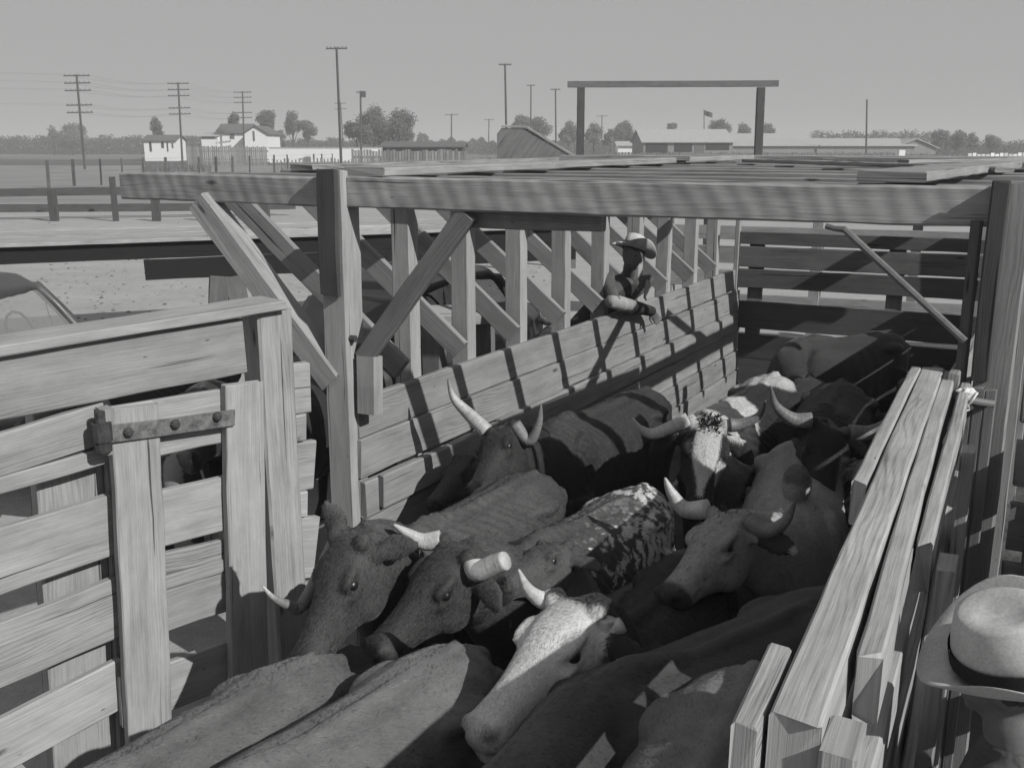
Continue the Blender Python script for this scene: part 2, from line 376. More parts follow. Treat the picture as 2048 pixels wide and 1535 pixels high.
# ------------------------------------------------------------------ gate across the far end of the alley
EG = V((2.57, 11.5, 0))
def eg(u, v): return onp(u, v, EG, BN)
egt = thing('end_gate', 'horizontal plank gate closing the shaded far end of the covered alley', 'gate', (EG.x, EG.y, 0))
def egrail(nm, va, vb, u0=1478, u1=1985, tone=None, mat='wall', off=0):
    a, b, c = eg(u0, va), eg(u0, vb), eg(u1, va + (u1 - u0) * (0.051 - (va - 480) * .00008))
    h = a.z - b.z; b2 = V((c.x, c.y, a.z - h / 2)); a2 = V((a.x, a.y, a.z - h / 2))
    one(nm, M[mat], egt, lambda m: m.board(a2 - BN * off, b2 - BN * off, h, .045, (0, 0, 1), tone))
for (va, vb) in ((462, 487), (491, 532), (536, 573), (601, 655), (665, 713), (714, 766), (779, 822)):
    egrail('rail', va, vb, tone=R.uniform(.42, .58) if va < 560 else R.uniform(.26, .38))  # deep shade put into the rail tones, darkest on the lower rails
for u in (1512, 1795):
    p = eg(u, 500)
    one('batten', M['wall'], egt, lambda m: m.board(V((p.x, p.y, .05)) - BN * -.06, V((p.x, p.y, 1.92)) - BN * -.06, .17, .045, BD, .8))
hp = eg(1474, 500)
one('hinge_post', M['post'], egt, lambda m: m.board(V((hp.x, hp.y, 0)), V((hp.x, hp.y, 2.3)), .05, .09, BD, .9))
# pens beyond the end gate: flat-topped shed decks and a second plank fence
pf = thing('pen_fence', 'second plank fence standing in the sun beyond the end gate', 'fence', (3.2, 14.5, 0))
for (z1, z0) in ((1.75, 1.55), (1.45, 1.2), (1.1, .85), (.75, .5)):
    one('rail', M['wall'], pf, lambda m: m.board(V((2.2, 15.2, (z1 + z0) / 2)), V((8.6, 12.9, (z1 + z0) / 2)), z1 - z0, .05, (0, 0, 1)))
for k in range(4):
    q = V((2.4, 15.2, 0)).lerp(V((8.4, 13.0, 0)), k / 3)
    one('post', M['post'], pf, lambda m: m.board(q, q + V((0, 0, 1.9)), .15, .15, BD))
wk = thing('cat_walk', 'pale plank walkway on posts above the pens behind the end gate', 'walkway', (4.6, 17, 0))
one('deck', M['old'], wk, lambda m: [m.board(V((2.9, 16.2 + .3 * k, 1.85)), V((9.6, 14.0 + .3 * k, 1.85)), .28, .05, BN) for k in range(4)])
for q in ((3.2, 16.4), (6.2, 15.4), (9.2, 14.4)):
    one('post', M['post'], wk, lambda m: m.board(V((q[0], q[1], 0)), V((q[0], q[1], 1.82)), .14, .14, BD))

# ------------------------------------------------------------------ left fence (cap plank, rails, posts), its post and the gate
G0, G1 = atz(215, 815, 1.8), atz(455, 770, 1.8)
GD = (G1 - G0); GD.z = 0; GD.normalize(); GN = V((GD.y, -GD.x, 0))
if GN.y > 0: GN = -GN                                          # towards the camera side
def gp(u, v, off=0.0): return onp(u, v, G0 + GN * off, GN)
def gboard(m, l, r, off, t, tone=None, ext=0.0):
    """plank given by its left-end (u, vtop, vbottom) and right-end edges on the fence plane"""
    la, lb, ra_, rb_ = gp(l[0], l[1], off), gp(l[0], l[2], off), gp(r[0], r[1], off), gp(r[0], r[2], off)
    a, b = (la + lb) / 2, (ra_ + rb_) / 2; w = ((la - lb).length + (ra_ - rb_).length) / 2
    a = a + (a - b).normalized() * ext
    m.board(a, b, w, t, (0, 0, 1), tone)
F0, F1 = atz(39, 700, 2.1), atz(480, 632, 2.1)
fence = thing('plank_fence', 'pale weathered plank fence with a flat cap board at the left', 'fence', (F0.x, F0.y, 0))
fo = -.04
one('cap_board', M['gate'], fence, lambda m: m.board(gp(-60, 699, -.09) + V((0, 0, .0)), gp(545, 607, -.09), .24, .045, GN, 1.03))
for nm, l, r, of in (('rail', (-60, 718, 846), (484, 636, 748), fo), ('rail', (-60, 882, 963), (212, 800, 886), fo), ('rail', (-60, 966, 1003), (217, 888, 921), fo),
                     ('rail', (-60, 1070, 1210), (228, 986, 1102), fo), ('rail', (-60, 1258, 1404), (236, 1158, 1262), fo), ('rail', (-60, 1455, 1580), (249, 1318, 1402), fo)):
    one(nm, M['gate'], fence, lambda m: gboard(m, l, r, of, .045))
one('post', M['gate'], fence, lambda m: m.board(gp(165, 1540, -.16), gp(118, 700, -.16), .29, .09, GD, .95))
one('post', M['gate'], fence, lambda m: m.board(gp(246, 1540, -.12), gp(214, 900, -.12), .05, .07, GD, .9))
gpost0 = gp(560, 1270, -.10); gq = gp(533, 617, -.10)
gpz = V((gq.x, gq.y, 0)); GPT = gq.z
one('gate_post', M['gate'], fence, lambda m: m.board(gpz, V((gpz.x, gpz.y, GPT)), .19, .17, GD, 1.0, ch=.012))
# stub ends of the next panel, seen past the gate post
for (u0, u1, va, vb, of, sh) in ((560, 615, 722, 822, -.22, 0), (560, 607, 826, 878, -.2, 0), (560, 624, 880, 976, -.22, 0), (560, 611, 980, 1030, -.2, 0), (560, 628, 1030, 1150, -.22, 0), (560, 620, 1160, 1290, -.22, 0)):
    one('board_end', M['gate'], fence, lambda m: gboard(m, (u0, va + 8, vb + 10), (u1, va, vb), of, .05))
gate = thing('stock_gate', 'pale plank stock gate with an iron strap hinge across its top rail', 'gate', (G0.x, G0.y, 0))
go = .05
one('stile', M['gate'], gate, lambda m: m.board(gp(300, 1535, go), gp(265, 812, go), .215, .05, GD, 1.0))
one('stile', M['gate'], gate, lambda m: m.board(gp(497, 1470, go), gp(487, 767, go), .205, .05, GD, 1.02))
one('end_block', M['gate'], gate, lambda m: m.board(gp(214, 905, go - .02), gp(208, 815, go - .02), .05, .08, GD, .8))
for l, r, of in (((225, 812, 925), (475, 772, 880), 0), ((240, 995, 1112), (470, 948, 1052), 0), ((240, 1122, 1170), (470, 1072, 1108), -.012), ((240, 1174, 1292), (470, 1112, 1214), 0),
             ((240, 1352, 1455), (480, 1270, 1362), 0)):
    one('rail', M['gate'], gate, lambda m: gboard(m, l, r, of, .04))
st = one('strap_hinge', M['strap'], gate, lambda m: gboard(m, (222, 848, 884), (468, 820, 852), go + .034, .012, 1.0))
for (u, v) in ((256, 864), (350, 848), (434, 833)):
    c = gp(u, v, go + .04)
    one('bolt', M['iron'], st, lambda m: m.tube([c, c + GN * .012, c + GN * .02], [.024, .02, .012], 8, .8))
c = gp(204, 868, go + .02)
one('hinge_knuckle', M['iron'], st, lambda m: (m.tube([c + V((0, 0, .05)), c + V((0, 0, -.03))], .042, 10, .8), m.tube([c + V((0, 0, -.034)), c + V((0, 0, -.075))], .036, 10, .7), m.tube([c + V((0, 0, .05)), c + V((0, 0, .10))], .022, 8, .9)))

# ------------------------------------------------------------------ right swing gate of doubled planks
RG0, RG1 = atz(1585, 1440, 1.97), atz(1880, 733, 1.97)
RD = (RG1 - RG0); RLEN = RD.length; RD.normalize(); RN = V((RD.y, -RD.x, 0))            # to the right
def rp(s, o, z): p = RG0 + RD * s + RN * o; return V((p.x, p.y, z))
rg = thing('swing_gate', 'heavy swing gate of doubled planks with a sunlit top edge at the right', 'gate', tuple(rp(0, 0, 0)))
one('rail', M['old'], rg, lambda m: m.board(rp(-.0, -.004, 1.895), rp(RLEN, -.018, 1.895), .145, .088, (0, 0, 1), 1.08, rag=.02, warp=.008))
one('rail', M['old'], rg, lambda m: m.board(rp(.32, .078, 1.872), rp(RLEN + .02, .050, 1.89), .145, .05, (0, 0, 1), 1.0, rag=.03, warp=.010))
one('rail', M['old'], rg, lambda m: m.board(rp(1.35, -.085, 1.90), rp(RLEN - .02, -.092, 1.90), .13, .042, (0, 0, 1), 1.02, rag=.02))
one('rail', M['old'], rg, lambda m: m.board(rp(1.05, .128, 1.84), rp(RLEN, .100, 1.87), .14, .04, (0, 0, 1), .96, rag=.04, warp=.01))
one('end_block', M['old'], rg, lambda m: m.board(rp(-.03, -.076, 1.88), rp(.27, -.076, 1.88), .16, .045, (0, 0, 1), 1.06))
one('stile', M['old'], rg, lambda m: m.board(rp(.05, .078, .25), rp(.05, .078, 1.93), .12, .06, RD, .98))
one('stile', M['old'], rg, lambda m: m.board(rp(1.1, .17, .25), rp(1.1, .17, 1.86), .13, .045, RD, .9))
one('stile', M['old'], rg, lambda m: m.board(rp(2.2, .165, .25), rp(2.2, .165, 1.86), .13, .045, RD, .9))
for z1, z0 in ((1.63, 1.41), (1.37, 1.13), (1.05, .80), (.70, .46)):
    one('rail', M['old'], rg, lambda m: m.board(rp(.0, -.02, (z1 + z0) / 2), rp(RLEN, -.02, (z1 + z0) / 2), z1 - z0, .05, (0, 0, 1)))
    one('rail', M['old'], rg, lambda m: m.board(rp(.0, .07, (z1 + z0) / 2 + .01), rp(RLEN, .07, (z1 + z0) / 2 + .02), z1 - z0 - .05, .045, (0, 0, 1)))
one('brace', M['old'], rg, lambda m: m.board(rp(.35, .12, .4), rp(2.6, .12, 1.60), .15, .04, (0, 0, 1)))
of = thing('shade_fence', 'unseen slatted plank fence added to shade the outer face of the swing gate', 'fence', tuple(rp(1.3, .62, 0)))  # out-of-view fence added to throw shade on the gate's outer side
for z1, z0, se in ((2.22, 1.99, 2.38), (1.94, 1.68, 2.95), (1.60, 1.34, 2.95), (1.26, 1.0, 2.95), (.9, .64, 2.95)):
    one('slat', M['wall'], of, lambda m: m.board(rp(.9, .62, (z1 + z0) / 2), rp(se, .62 + .05 * (se - .9), (z1 + z0) / 2), z1 - z0, .045, (0, 0, 1)))
for s_ in (1.0, 2.3): one('post', M['post'], of, lambda m: m.board(rp(s_, .70, 0), rp(s_, .70, 2.25), .1, .1, RD))
# rag and chain on the right post
tg = onp(1926, 796, PR - BN * .27, BN)
rag = MB(); rr = random.Random(3)
for k in range(16):
    p = tg + V((rr.gauss(0, .014), rr.gauss(0, .01), rr.uniform(-.05, .03))); d = V((rr.gauss(0, 1), rr.gauss(0, .5), rr.gauss(0, 1.2))).normalized()
    rag.board(p - d * rr.uniform(.015, .03), p + d * rr.uniform(.015, .035), rr.uniform(.015, .035), .006, (rr.gauss(0, 1), rr.gauss(0, 1), rr.gauss(0, 1)), rr.uniform(.9, 1.1), warp=.006)
rag.board(tg + V((-.02, -.01, -.03)), tg + V((-.045, -.01, -.19)), .028, .006, (1, .3, 0), 1, warp=.01)
tag(rag.build('rag', M['rag'], smooth=True), 'torn white rag tied round the right post above the swing gate', 'rag')
# boarded stile and slatted fence right of the post
bf = thing('board_fence', 'tall slatted fence in shadow at the right edge, behind the man in the hat', 'fence', (2.2, 3.8, 0))
s0 = onp(1930, 800, PR - BN * .22, BN)
for k, (u, z1) in enumerate(((1934, 1.93), (1955, 1.96), (1978, 1.955))):
    q = onp(u, 800, PR - BN * .20, BN)
    one('upright_board', M['mid'], bf, lambda m: m.board(V((q.x, q.y, .05)), V((q.x, q.y, z1 - .02)), .045, .05, BD, 1.1))
one('top_cleat', M['gate'], bf, lambda m: m.board(onp(1928, 800, PR - BN * .25, BN), onp(1990, 806, PR - BN * .25, BN), .02, .05, (0, 0, 1)))
for k, (z1, z0) in enumerate(((2.3, 2.08), (2.0, 1.78), (1.7, 1.5), (1.43, 1.22), (1.15, .93), (.86, .62), (.55, .3))):
    one('slat', M['wall'], bf, lambda m: m.board(V((2.12, 4.02, (z1 + z0) / 2)), V((4.4, 2.9, (z1 + z0) / 2)), z1 - z0, .045, (0, 0, 1)))
for q in ((2.25, 3.98), (3.3, 3.47), (4.3, 2.98)):
    one('post', M['post'], bf, lambda m: m.board(V((q[0], q[1], 0)), V((q[0], q[1], 2.3)), .13, .13, BD))

# ------------------------------------------------------------------ bodies of animals and people: lofts fused into one continuous surface
def fuse(name, parts, voxel, smooth=5):
    """parts = list of (verts, faces) closed lofts; returns numpy verts (world) and faces of one fused surface"""
    vs, fs = [], []
    for v, f in parts:
        o = len(vs); vs += [tuple(p) for p in v]; fs += [tuple(o + i for i in q) for q in f]
    me = bpy.data.meshes.new('tmp'); me.from_pydata(vs, [], fs)
    ob = bpy.data.objects.new('tmp', me); COL.objects.link(ob)
    md = ob.modifiers.new('r', 'REMESH'); md.mode = 'VOXEL'; md.voxel_size = voxel
    if smooth: sm = ob.modifiers.new('s', 'SMOOTH'); sm.factor = .5; sm.iterations = smooth
    dg = bpy.context.evaluated_depsgraph_get(); ev = ob.evaluated_get(dg)
    out = bpy.data.meshes.new_from_object(ev); out.name = name
    bpy.data.objects.remove(ob); bpy.data.meshes.remove(me)
    return out
def loft(rings):
    """rings = [(centre, X axis, Y axis, half-x, half-y, exponent)] -> closed surface"""
    n = 20; v, f = [], []
    for (c, X, Y, a, b, e) in rings:
        for j in range(n):
            t = 2 * math.pi * j / n; cs, sn = math.cos(t), math.sin(t)
            x = a * math.copysign(abs(cs) ** (2 / e), cs); y = b * math.copysign(abs(sn) ** (2 / e), sn)
            v.append(c + X * x + Y * y)
    m = len(rings)
    for i in range(m - 1):
        for j in range(n):
            k = (j + 1) % n; f.append((i * n + j, i * n + k, (i + 1) * n + k, (i + 1) * n + j))
    v.append(rings[0][0]); v.append(rings[-1][0]); o = m * n
    for j in range(n):
        k = (j + 1) % n; f.append((o, k, j)); f.append((o + 1, (m - 1) * n + j, (m - 1) * n + k))
    return v, f
def limb(pts, rad, flat=1.0, side=None):
    """round limb through points; side = axis of the wide direction"""
    pts = [V(p) for p in pts]; rings = []; m = len(pts); ref = V(side) if side is not None else V((0, 1, .01))
    for i, p in enumerate(pts):
        d = (pts[min(i + 1, m - 1)] - pts[max(i - 1, 0)]).normalized()
        X = (ref - d * ref.dot(d)).normalized(); Y = d.cross(X)
        r = rad[i] if isinstance(rad, (list, tuple)) else rad
        if isinstance(r, tuple): rings.append((p, X, Y, r[0], r[1], 2.0))
        else: rings.append((p, X, Y, r, r * flat, 2.0))
    return loft(rings)
def bez(p0, p1, p2, p3, n):
    return [p0 * (1 - t) ** 3 + p1 * 3 * t * (1 - t) ** 2 + p2 * 3 * t * t * (1 - t) + p3 * t ** 3 for t in [i / n for i in range(n + 1)]]
def blob(c, ax, r):
    """ellipsoid with axes ax (3 vectors) and radii r"""
    rings = []
    for i in range(9):
        th = math.pi * (i + .02) / 8.04; rings.append((c + ax[2] * (r[2] * math.cos(th)), ax[0], ax[1], max(.002, r[0] * math.sin(th)), max(.002, r[1] * math.sin(th)), 2))
    return loft(rings)
def hash3(ix, iy, iz):
    n = (ix * 374761393 + iy * 668265263 + iz * 2147483647 + 1013904223) & 0xffffffff
    n = ((n ^ (n >> 13)) * 1274126177) & 0xffffffff
    return ((n ^ (n >> 16)) & 0xffff) / 65535.0
def vnoise(P):
    i = np.floor(P).astype(np.int64); f = P - i; f = f * f * (3 - 2 * f); o = 0
    for a in (0, 1):
        for b in (0, 1):
            for c in (0, 1):
                w = (f[:, 0] if a else 1 - f[:, 0]) * (f[:, 1] if b else 1 - f[:, 1]) * (f[:, 2] if c else 1 - f[:, 2])
                o = o + w * hash3(i[:, 0] + a, i[:, 1] + b, i[:, 2] + c)
    return o
def fbm(P, s, n=3):
    o = 0; a = .5; t = 0
    for k in range(n): o = o + a * vnoise(P * s * (2 ** k) + 17.3 * k); t += a; a *= .55
    return o / t
def sstep(x, a, b):
    t = np.clip((x - a) / (b - a), 0, 1); return t * t * (3 - 2 * t)
def hide_mat():
    m, n, b = newmat('cattle_hide'); T = NT(n); o = T.obj()
    h1 = T.noise(o, 55, 5, .65); h2 = T.noise(o, 260, 3, .6); h3 = T.noise(o, 5, 4, .6)
    c = T.attr('coat', 2)
    x = T.math('MULTIPLY', c, T.ramp(h1, .25, .75, .88, 1.12)); x = T.math('MULTIPLY', x, T.ramp(h2, .25, .75, .88, 1.12)); x = T.math('MULTIPLY', x, T.ramp(h3, .3, .7, .85, 1.15))
    n.links.new(T.grey(x), b.inputs['Base Color'])
    n.links.new(T.attr('gloss', 2), b.inputs['Roughness']); b.inputs['Specular IOR Level'].default_value = .3
    b.inputs['Sheen Weight'].default_value = .12; b.inputs['Sheen Roughness'].default_value = .4
    T.bump(T.math('ADD', h1, T.math('MULTIPLY', h2, .6)), .5, .008, b); return m
M['hide'] = hide_mat()
def fur_mat():
    m, n, b = newmat('coat_hair'); T = NT(n); n.links.new(T.grey(T.attr('coat', 2)), b.inputs['Base Color']); b.inputs['Roughness'].default_value = .6; b.inputs['Specular IOR Level'].default_value = .25; return m
M['fur'] = fur_mat()
def horn_mat():
    m, n, b = newmat('horn'); T = NT(n); uv = T.uv(); o = T.obj()
    r = T.noise(T.mapv(uv, (70, 3, 1)), 1, 4, .6); st = T.noise(T.mapv(uv, (9, 9, 1)), 1, 5, .65); g = T.noise(o, 90, 4, .6)
    x = T.math('MULTIPLY', T.ramp(r, .3, .7, .80, 1.1), T.ramp(st, .3, .7, .62, 1.15)); x = T.math('MULTIPLY', x, T.ramp(g, .3, .7, .85, 1.1))
    n.links.new(T.grey(T.math('MULTIPLY', T.math('MULTIPLY', x, T.attr('tone')), .72)), b.inputs['Base Color']); b.inputs['Roughness'].default_value = .5; b.inputs['Specular IOR Level'].default_value = .35
    T.bump(T.math('ADD', r, T.math('MULTIPLY', g, .5)), .8, .004, b); return m
M['horn'] = horn_mat()
M['eye'] = plain('eye', .012, .38, .1, 5, 0, .6)
M['hair'] = plain('coarse_hair', .05, .8, .3, 20)

def solve_len(P, u, v, L, near=True):
    """point on the pixel's ray at distance L from P (nearer or farther solution)"""
    o = V((0, 0, CH)); d = ray(u, v).normalized(); w = o - P; b = w.dot(d); c = w.length_squared - L * L; D = b * b - c
    if D < 0: return o + d * (-b)
    return o + d * (-b - math.sqrt(D) if near else -b + math.sqrt(D))

def make_cow(label, poll, muzzle, L, ncam, rump, front, s, coat, seed, horns=(), ears=None, near=True, eyes=(1, -1), voxel=.0135, hump=None, tuft=0, smooth=5, legs=True, group='cattle crowded in the alley', hc=1.0, fur=45000):
    rr = random.Random(seed)
    Rp, Fp = V((rump[0], rump[1], 0)), V((front[0], front[1], 0)); f = (Fp - Rp).normalized(); l = V((-f.y, f.x, 0)); up = V((0, 0, 1))
    LEN = (Fp - Rp).length
    def B(x, y, z): return Rp + f * (x / 1.58 * LEN) + l * (y * s) + up * (z * s)      # body frame
    P = atz(*poll) if len(poll) == 3 else V(poll[:3]); Mz = solve_len(P, muzzle[0], muzzle[1], L, near) if len(muzzle) == 2 else V(muzzle)
    a = (Mz - P).normalized(); n = CR * ncam[0] + CU * ncam[1] + CT * ncam[2]; n = (n - a * n.dot(a)).normalized(); lat = n.cross(a)   # lat: animal's left
    k = L / .5
    def Hd(t, y, z): return P + a * (t * L) + lat * (y * k) + n * (z * k)
    parts = []
    # trunk
    st = [(-.03, 1.03, .08, .13), (.03, 1.05, .17, .21), (.14, 1.02, .225, .28), (.30, .985, .265, .33), (.52, .93, .285, .36), (.80, .895, .31, .385), (1.08, .91, .295, .385), (1.28, .95, .25, .365), (1.44, .99, .20, .31), (1.54, 1.02, .15, .24), (1.60, 1.04, .09, .15)]
    parts.append(loft([(B(x, 0, zc), l, up, hw * s, hh * s, 2.25) for (x, zc, hw, hh) in st]))
    for sd in (1, -1):
        parts.append(blob(B(.34, .185 * sd, 1.185), (f, l, up), (.15 * s, .085 * s, .05 * s)))       # hook bones
        parts.append(blob(B(.02, .10 * sd, 1.12), (f, l, up), (.07 * s, .055 * s, .08 * s)))
        parts.append(blob(B(1.30, .17 * sd, 1.0), (f, l, up), (.16 * s, .09 * s, .26 * s)))        # shoulder blade
    parts.append(limb([B(.1, 0, 1.29), B(.5, 0, 1.275), B(.9, 0, 1.265), B(1.2, 0, 1.30), B(1.40, 0, 1.27)], [.03 * s, .035 * s, .035 * s, .055 * s, .05 * s]))
    if hump: parts.append(blob(B(hump[0], 0, hump[1]), (f, l, up), (.13 * s, .075 * s, .10 * s)))
    # legs
    if legs:
        for sd in (1, -1):
            q = sd * .17; parts.append(limb([B(1.33, q, .86), B(1.30, q, .62), B(1.31, q, .42), B(1.31, q, .36), B(1.31, q, .15), B(1.33, q, .07), B(1.35, q, .005)], [.11 * s, .075 * s, .052 * s, .046 * s, .034 * s, .046 * s, .055 * s], side=l))
            q = sd * .18; parts.append(limb([B(.26, q * .8, .98), B(.36, q, .74), B(.24, q, .60), B(.09, q, .49), B(.11, q, .42), B(.15, q, .15), B(.18, q, .07), B(.21, q, .005)], [.17 * s, .13 * s, .085 * s, .056 * s, .045 * s, .034 * s, .045 * s, .055 * s], side=l))
    # tail
    parts.append(limb([B(.06, 0, 1.24), B(-.04, 0, 1.20), B(-.075, 0, 1.05), B(-.07, 0, .8), B(-.06, 0, .5)], [.04 * s, .033 * s, .026 * s, .02 * s, .016 * s]))
    # neck
    sh = B(1.36, 0, 1.02); hb = Hd(.10, 0, -.135); D = (hb - sh).length
    cv = bez(sh, sh + f * D * .4, hb - a * D * .25 - n * D * .22, hb, 8)
    for_r = []
    for i, c in enumerate(cv):
        t = i / 8; d = (cv[min(i + 1, 8)] - cv[max(i - 1, 0)]).normalized()
        lt = (l * (1 - t) + (lat if lat.dot(l) > -.3 else -lat) * t); lt = (lt - d * lt.dot(d)).normalized(); vv = d.cross(lt)
        for_r.append((c, lt, vv, (.175 * (1 - t) + .095 * t) * (s * (1 - t) + k * t), (.30 * (1 - t) ** 1.3 + .135 * t + .02) * (s * (1 - t) + k * t), 2.1))
    parts.append(loft(for_r))
    # head: (t, half-width, top, bottom, exponent)
    hd = [(-.10, .055, -.055, -.15, 2.2), (-.05, .085, -.018, -.19, 2.4), (.03, .103, .004, -.225, 2.6), (.14, .112, .014, -.255, 2.7), (.27, .112, .015, -.272, 2.7), (.38, .101, .008, -.262, 2.6), (.50, .084, -.002, -.225, 2.5), (.62, .071, -.010, -.190, 2.5), (.74, .066, -.014, -.165, 2.5),
          (.85, .070, -.015, -.152, 2.5), (.93, .073, -.020, -.142, 2.4), (.98, .066, -.032, -.132, 2.3), (1.015, .045, -.052, -.115, 2.1)]
    parts.append(loft([(Hd(t, 0, (tp + bt) / 2), lat, n, w * k, (tp - bt) / 2 * k, e) for (t, w, tp, bt, e) in hd]))
    for sd in (1, -1):
        parts.append(blob(Hd(.33, .062 * sd, -.175), (a, lat, n), (.10 * k, .045 * k, .085 * k)))        # cheek
        parts.append(blob(Hd(.275, .098 * sd, -.022), (a, lat, n), (.06 * k, .022 * k, .020 * k)))     # brow
        parts.append(blob(Hd(.305, .101 * sd, -.033), (a, lat, n), (.042 * k, .012 * k, .011 * k)))     # upper lid
        parts.append(blob(Hd(.35, .096 * sd, -.075), (a, lat, n), (.05 * k, .02 * k, .018 * k)))       # lower lid
        parts.append(blob(Hd(.945, .042 * sd, -.036), (a, lat, n), (.03 * k, .024 * k, .022 * k)))      # nostril wing
        parts.append(blob(Hd(.0, .085 * sd, -.02), (a, lat, n), (.04 * k, .032 * k, .03 * k)))         # horn base
    parts.append(blob(Hd(.93, 0, -.135), (a, lat, n), (.05 * k, .055 * k, .028 * k)))                   # chin
    # ears: direction in (a, outward, n), length
    ears = ears if ears is not None else {1: (-.15, .95, -.35, .19), -1: (-.15, .95, -.35, .19)}
    for sd, (ea, eo, en, el) in ears.items():
        b0 = Hd(.06, .095 * sd, -.085); d = (a * ea + lat * sd * eo + n * en).normalized()
        wx = (a * .8 - n * .45); wx = (wx - d * wx.dot(d)).normalized(); th = d.cross(wx)
        pr = [(0, .030, .028), (.2, .038, .022), (.45, .055, .015), (.7, .050, .013), (.9, .028, .012), (1.0, .010, .009)]
        parts.append(loft([(b0 + d * (q * el * k) - wx * (.015 * k * math.sin(q * 3)), wx, th, w * k, h * k, 2) for q, w, h in pr]))
    me = fuse('cow', parts, voxel, smooth)
    N = len(me.vertices); co_ = np.empty(N * 3); me.vertices.foreach_get('co', co_); X = co_.reshape(-1, 3)
    rel = X - np.array(P); h = rel @ np.array(a) / L; ly = rel @ np.array(lat) / k; nz = rel @ np.array(n) / k
    hm = ((h > -.16) & (h < 1.1) & (abs(ly) < .30) & (nz > -.33) & (nz < .10))
    bx = (X - np.array(Rp)) @ np.array(f) / LEN * 1.58; by = (X - np.array(Rp)) @ np.array(l) / s; bz = X[:, 2] / s
    # nostrils and mouth pressed in, folds of the neck
    for sd in (1, -1):
        dd = ((h - .965) / .030) ** 2 + ((ly - .043 * sd) / .017) ** 2 + ((nz + .045) / .03) ** 2
        X[hm] -= np.outer((np.exp(-dd) * .020 * k)[hm], np.array(a) * .8 + np.array(n) * .35)
    mo = np.exp(-((nz + .098 + .02 * (1 - h)) / .006) ** 2) * sstep(h, .68, .78) * hm * .006
    X -= (X - (np.array(P) + np.outer(h * L, a) + np.outer(nz * k, n))) * (mo / .06)[:, None]
    wob = ((fbm(X, 4.0, 3) - .5) * .026 + (fbm(X, 14.0, 2) - .5) * .004) * s; cen = np.stack([Rp.x + f.x * bx, Rp.y + f.y * bx, .95 * s + 0 * bx], 1); dr = X - cen; dr /= np.linalg.norm(dr, axis=1)[:, None]
    X += dr * (wob * (~hm))[:, None]
    rib = np.sin(bx * 42 + by * 5) * .0028 * s * sstep(bx, .45, .6) * (1 - sstep(bx, 1.0, 1.15)) * (bz < 1.2); X += dr * (rib * (~hm))[:, None]
    c = dict(h=h, l=ly, n=nz, hm=hm, bx=bx, by=by, bz=bz, X=X, f1=fbm(X, 3.0), f2=fbm(X, 12.0), f3=fbm(X, 40.0, 2))
    col = coat(c); dirt = sstep(fbm(X + 7.7, 4.5, 4), .52, .70) * .18 + sstep(fbm(X + 1.3, 16, 2), .60, .72) * .06; dirt = dirt * (1 - .6 * hm); col = np.clip(col * (1 - dirt) + .045 * dirt, .008, .8) * (.93 + .14 * fbm(X, 22, 2))
    fold = np.sin(h * 70 + ly * 12 + 4 * c['f2']) * .004 * sstep(h, -.02, -.12) * sstep(h, -1.4, -.9) * (nz < .05); X += dr * fold[:, None]
    muz = hm * sstep(h, .84, .89); 
    eyez = np.maximum(*[np.exp(-(((h - .31) / .06) ** 2 + ((ly - .105 * sd) / .05) ** 2 + ((nz + .05) / .028) ** 2) * 1.1) for sd in (1, -1)]) * hm
    col = col * (1 - .55 * np.clip(eyez, 0, 1)) * (1 - .6 * np.clip(mo / .006, 0, 1))
    for sd in (1, -1):
        dd = ((h - .968) / .030) ** 2 + ((ly - .043 * sd) / .018) ** 2 + ((nz + .05) / .03) ** 2; col = col * (1 - .88 * np.clip(np.exp(-dd * .9) * 1.2, 0, 1) * hm)
    glo = .72 - .28 * muz
    org = np.array((float(X[:, 0].mean()), float(X[:, 1].mean()), 0.0)); loc = V(org)
    me.vertices.foreach_set('co', (X - org).ravel()); me.polygons.foreach_set('use_smooth', [True] * len(me.polygons))
    for nm, ar in (('coat', col), ('gloss', glo)):
        at = me.attributes.new(nm, 'FLOAT', 'POINT'); at.data.foreach_set('value', ar.astype(np.float32))
    me.materials.clear(); me.materials.append(M['hide']); me.update()
    ob = bpy.data.objects.new('cow', me); COL.objects.link(ob); ob.location = loc; ORG[ob.name] = loc
    tag(ob, label, 'cow', group)
    if fur: coat_hair(ob, f, l, a, P, L, fur, seed, X, col, hm)
    for sd in eyes:
        one('eye', M['eye'], ob, lambda m: m.ball(Hd(.318, .0912 * sd, -.050), .0245 * k, 12, 1.0, (1, 1, 1)), smooth=True)
    for (pts, rad, tip) in horns:                                    # points: (u, v, depth offset from the base) or head-frame (t, y, z)
        w = []
        b = Hd(*pts[0]); yb = b.y
        for i, q in enumerate(pts):
            if i == 0: w.append(Hd(*q))
            else: w.append(aty(q[0], q[1], yb + q[2]))
        sm = []
        for i in range(len(w) - 1):
            p0, p1, p2, p3 = w[max(i - 1, 0)], w[i], w[i + 1], w[min(i + 2, len(w) - 1)]
            for j in range(5):
                t = j / 5; sm.append((p1 * 2 + (p2 - p0) * t + (p0 * 2 - p1 * 5 + p2 * 4 - p3) * t * t + (p1 * 3 - p0 - p2 * 3 + p3) * t ** 3) * .5)
        sm.append(w[-1]); m_ = len(sm)
        if tip == 'cut': rd = [rad * (1.08 - .16 * i / (m_ - 1)) for i in range(m_)]; rd[-1] *= .93
        else: rd = [max(.004, rad * (1 - (i / (m_ - 1)) ** 1.6 * .9)) for i in range(m_)]
        def hn(m):
            m.tube(sm, rd, 12, hc if not isinstance(tip, tuple) else tip[0])
        ho = one('horn', M['horn'], ob, hn, smooth=True)
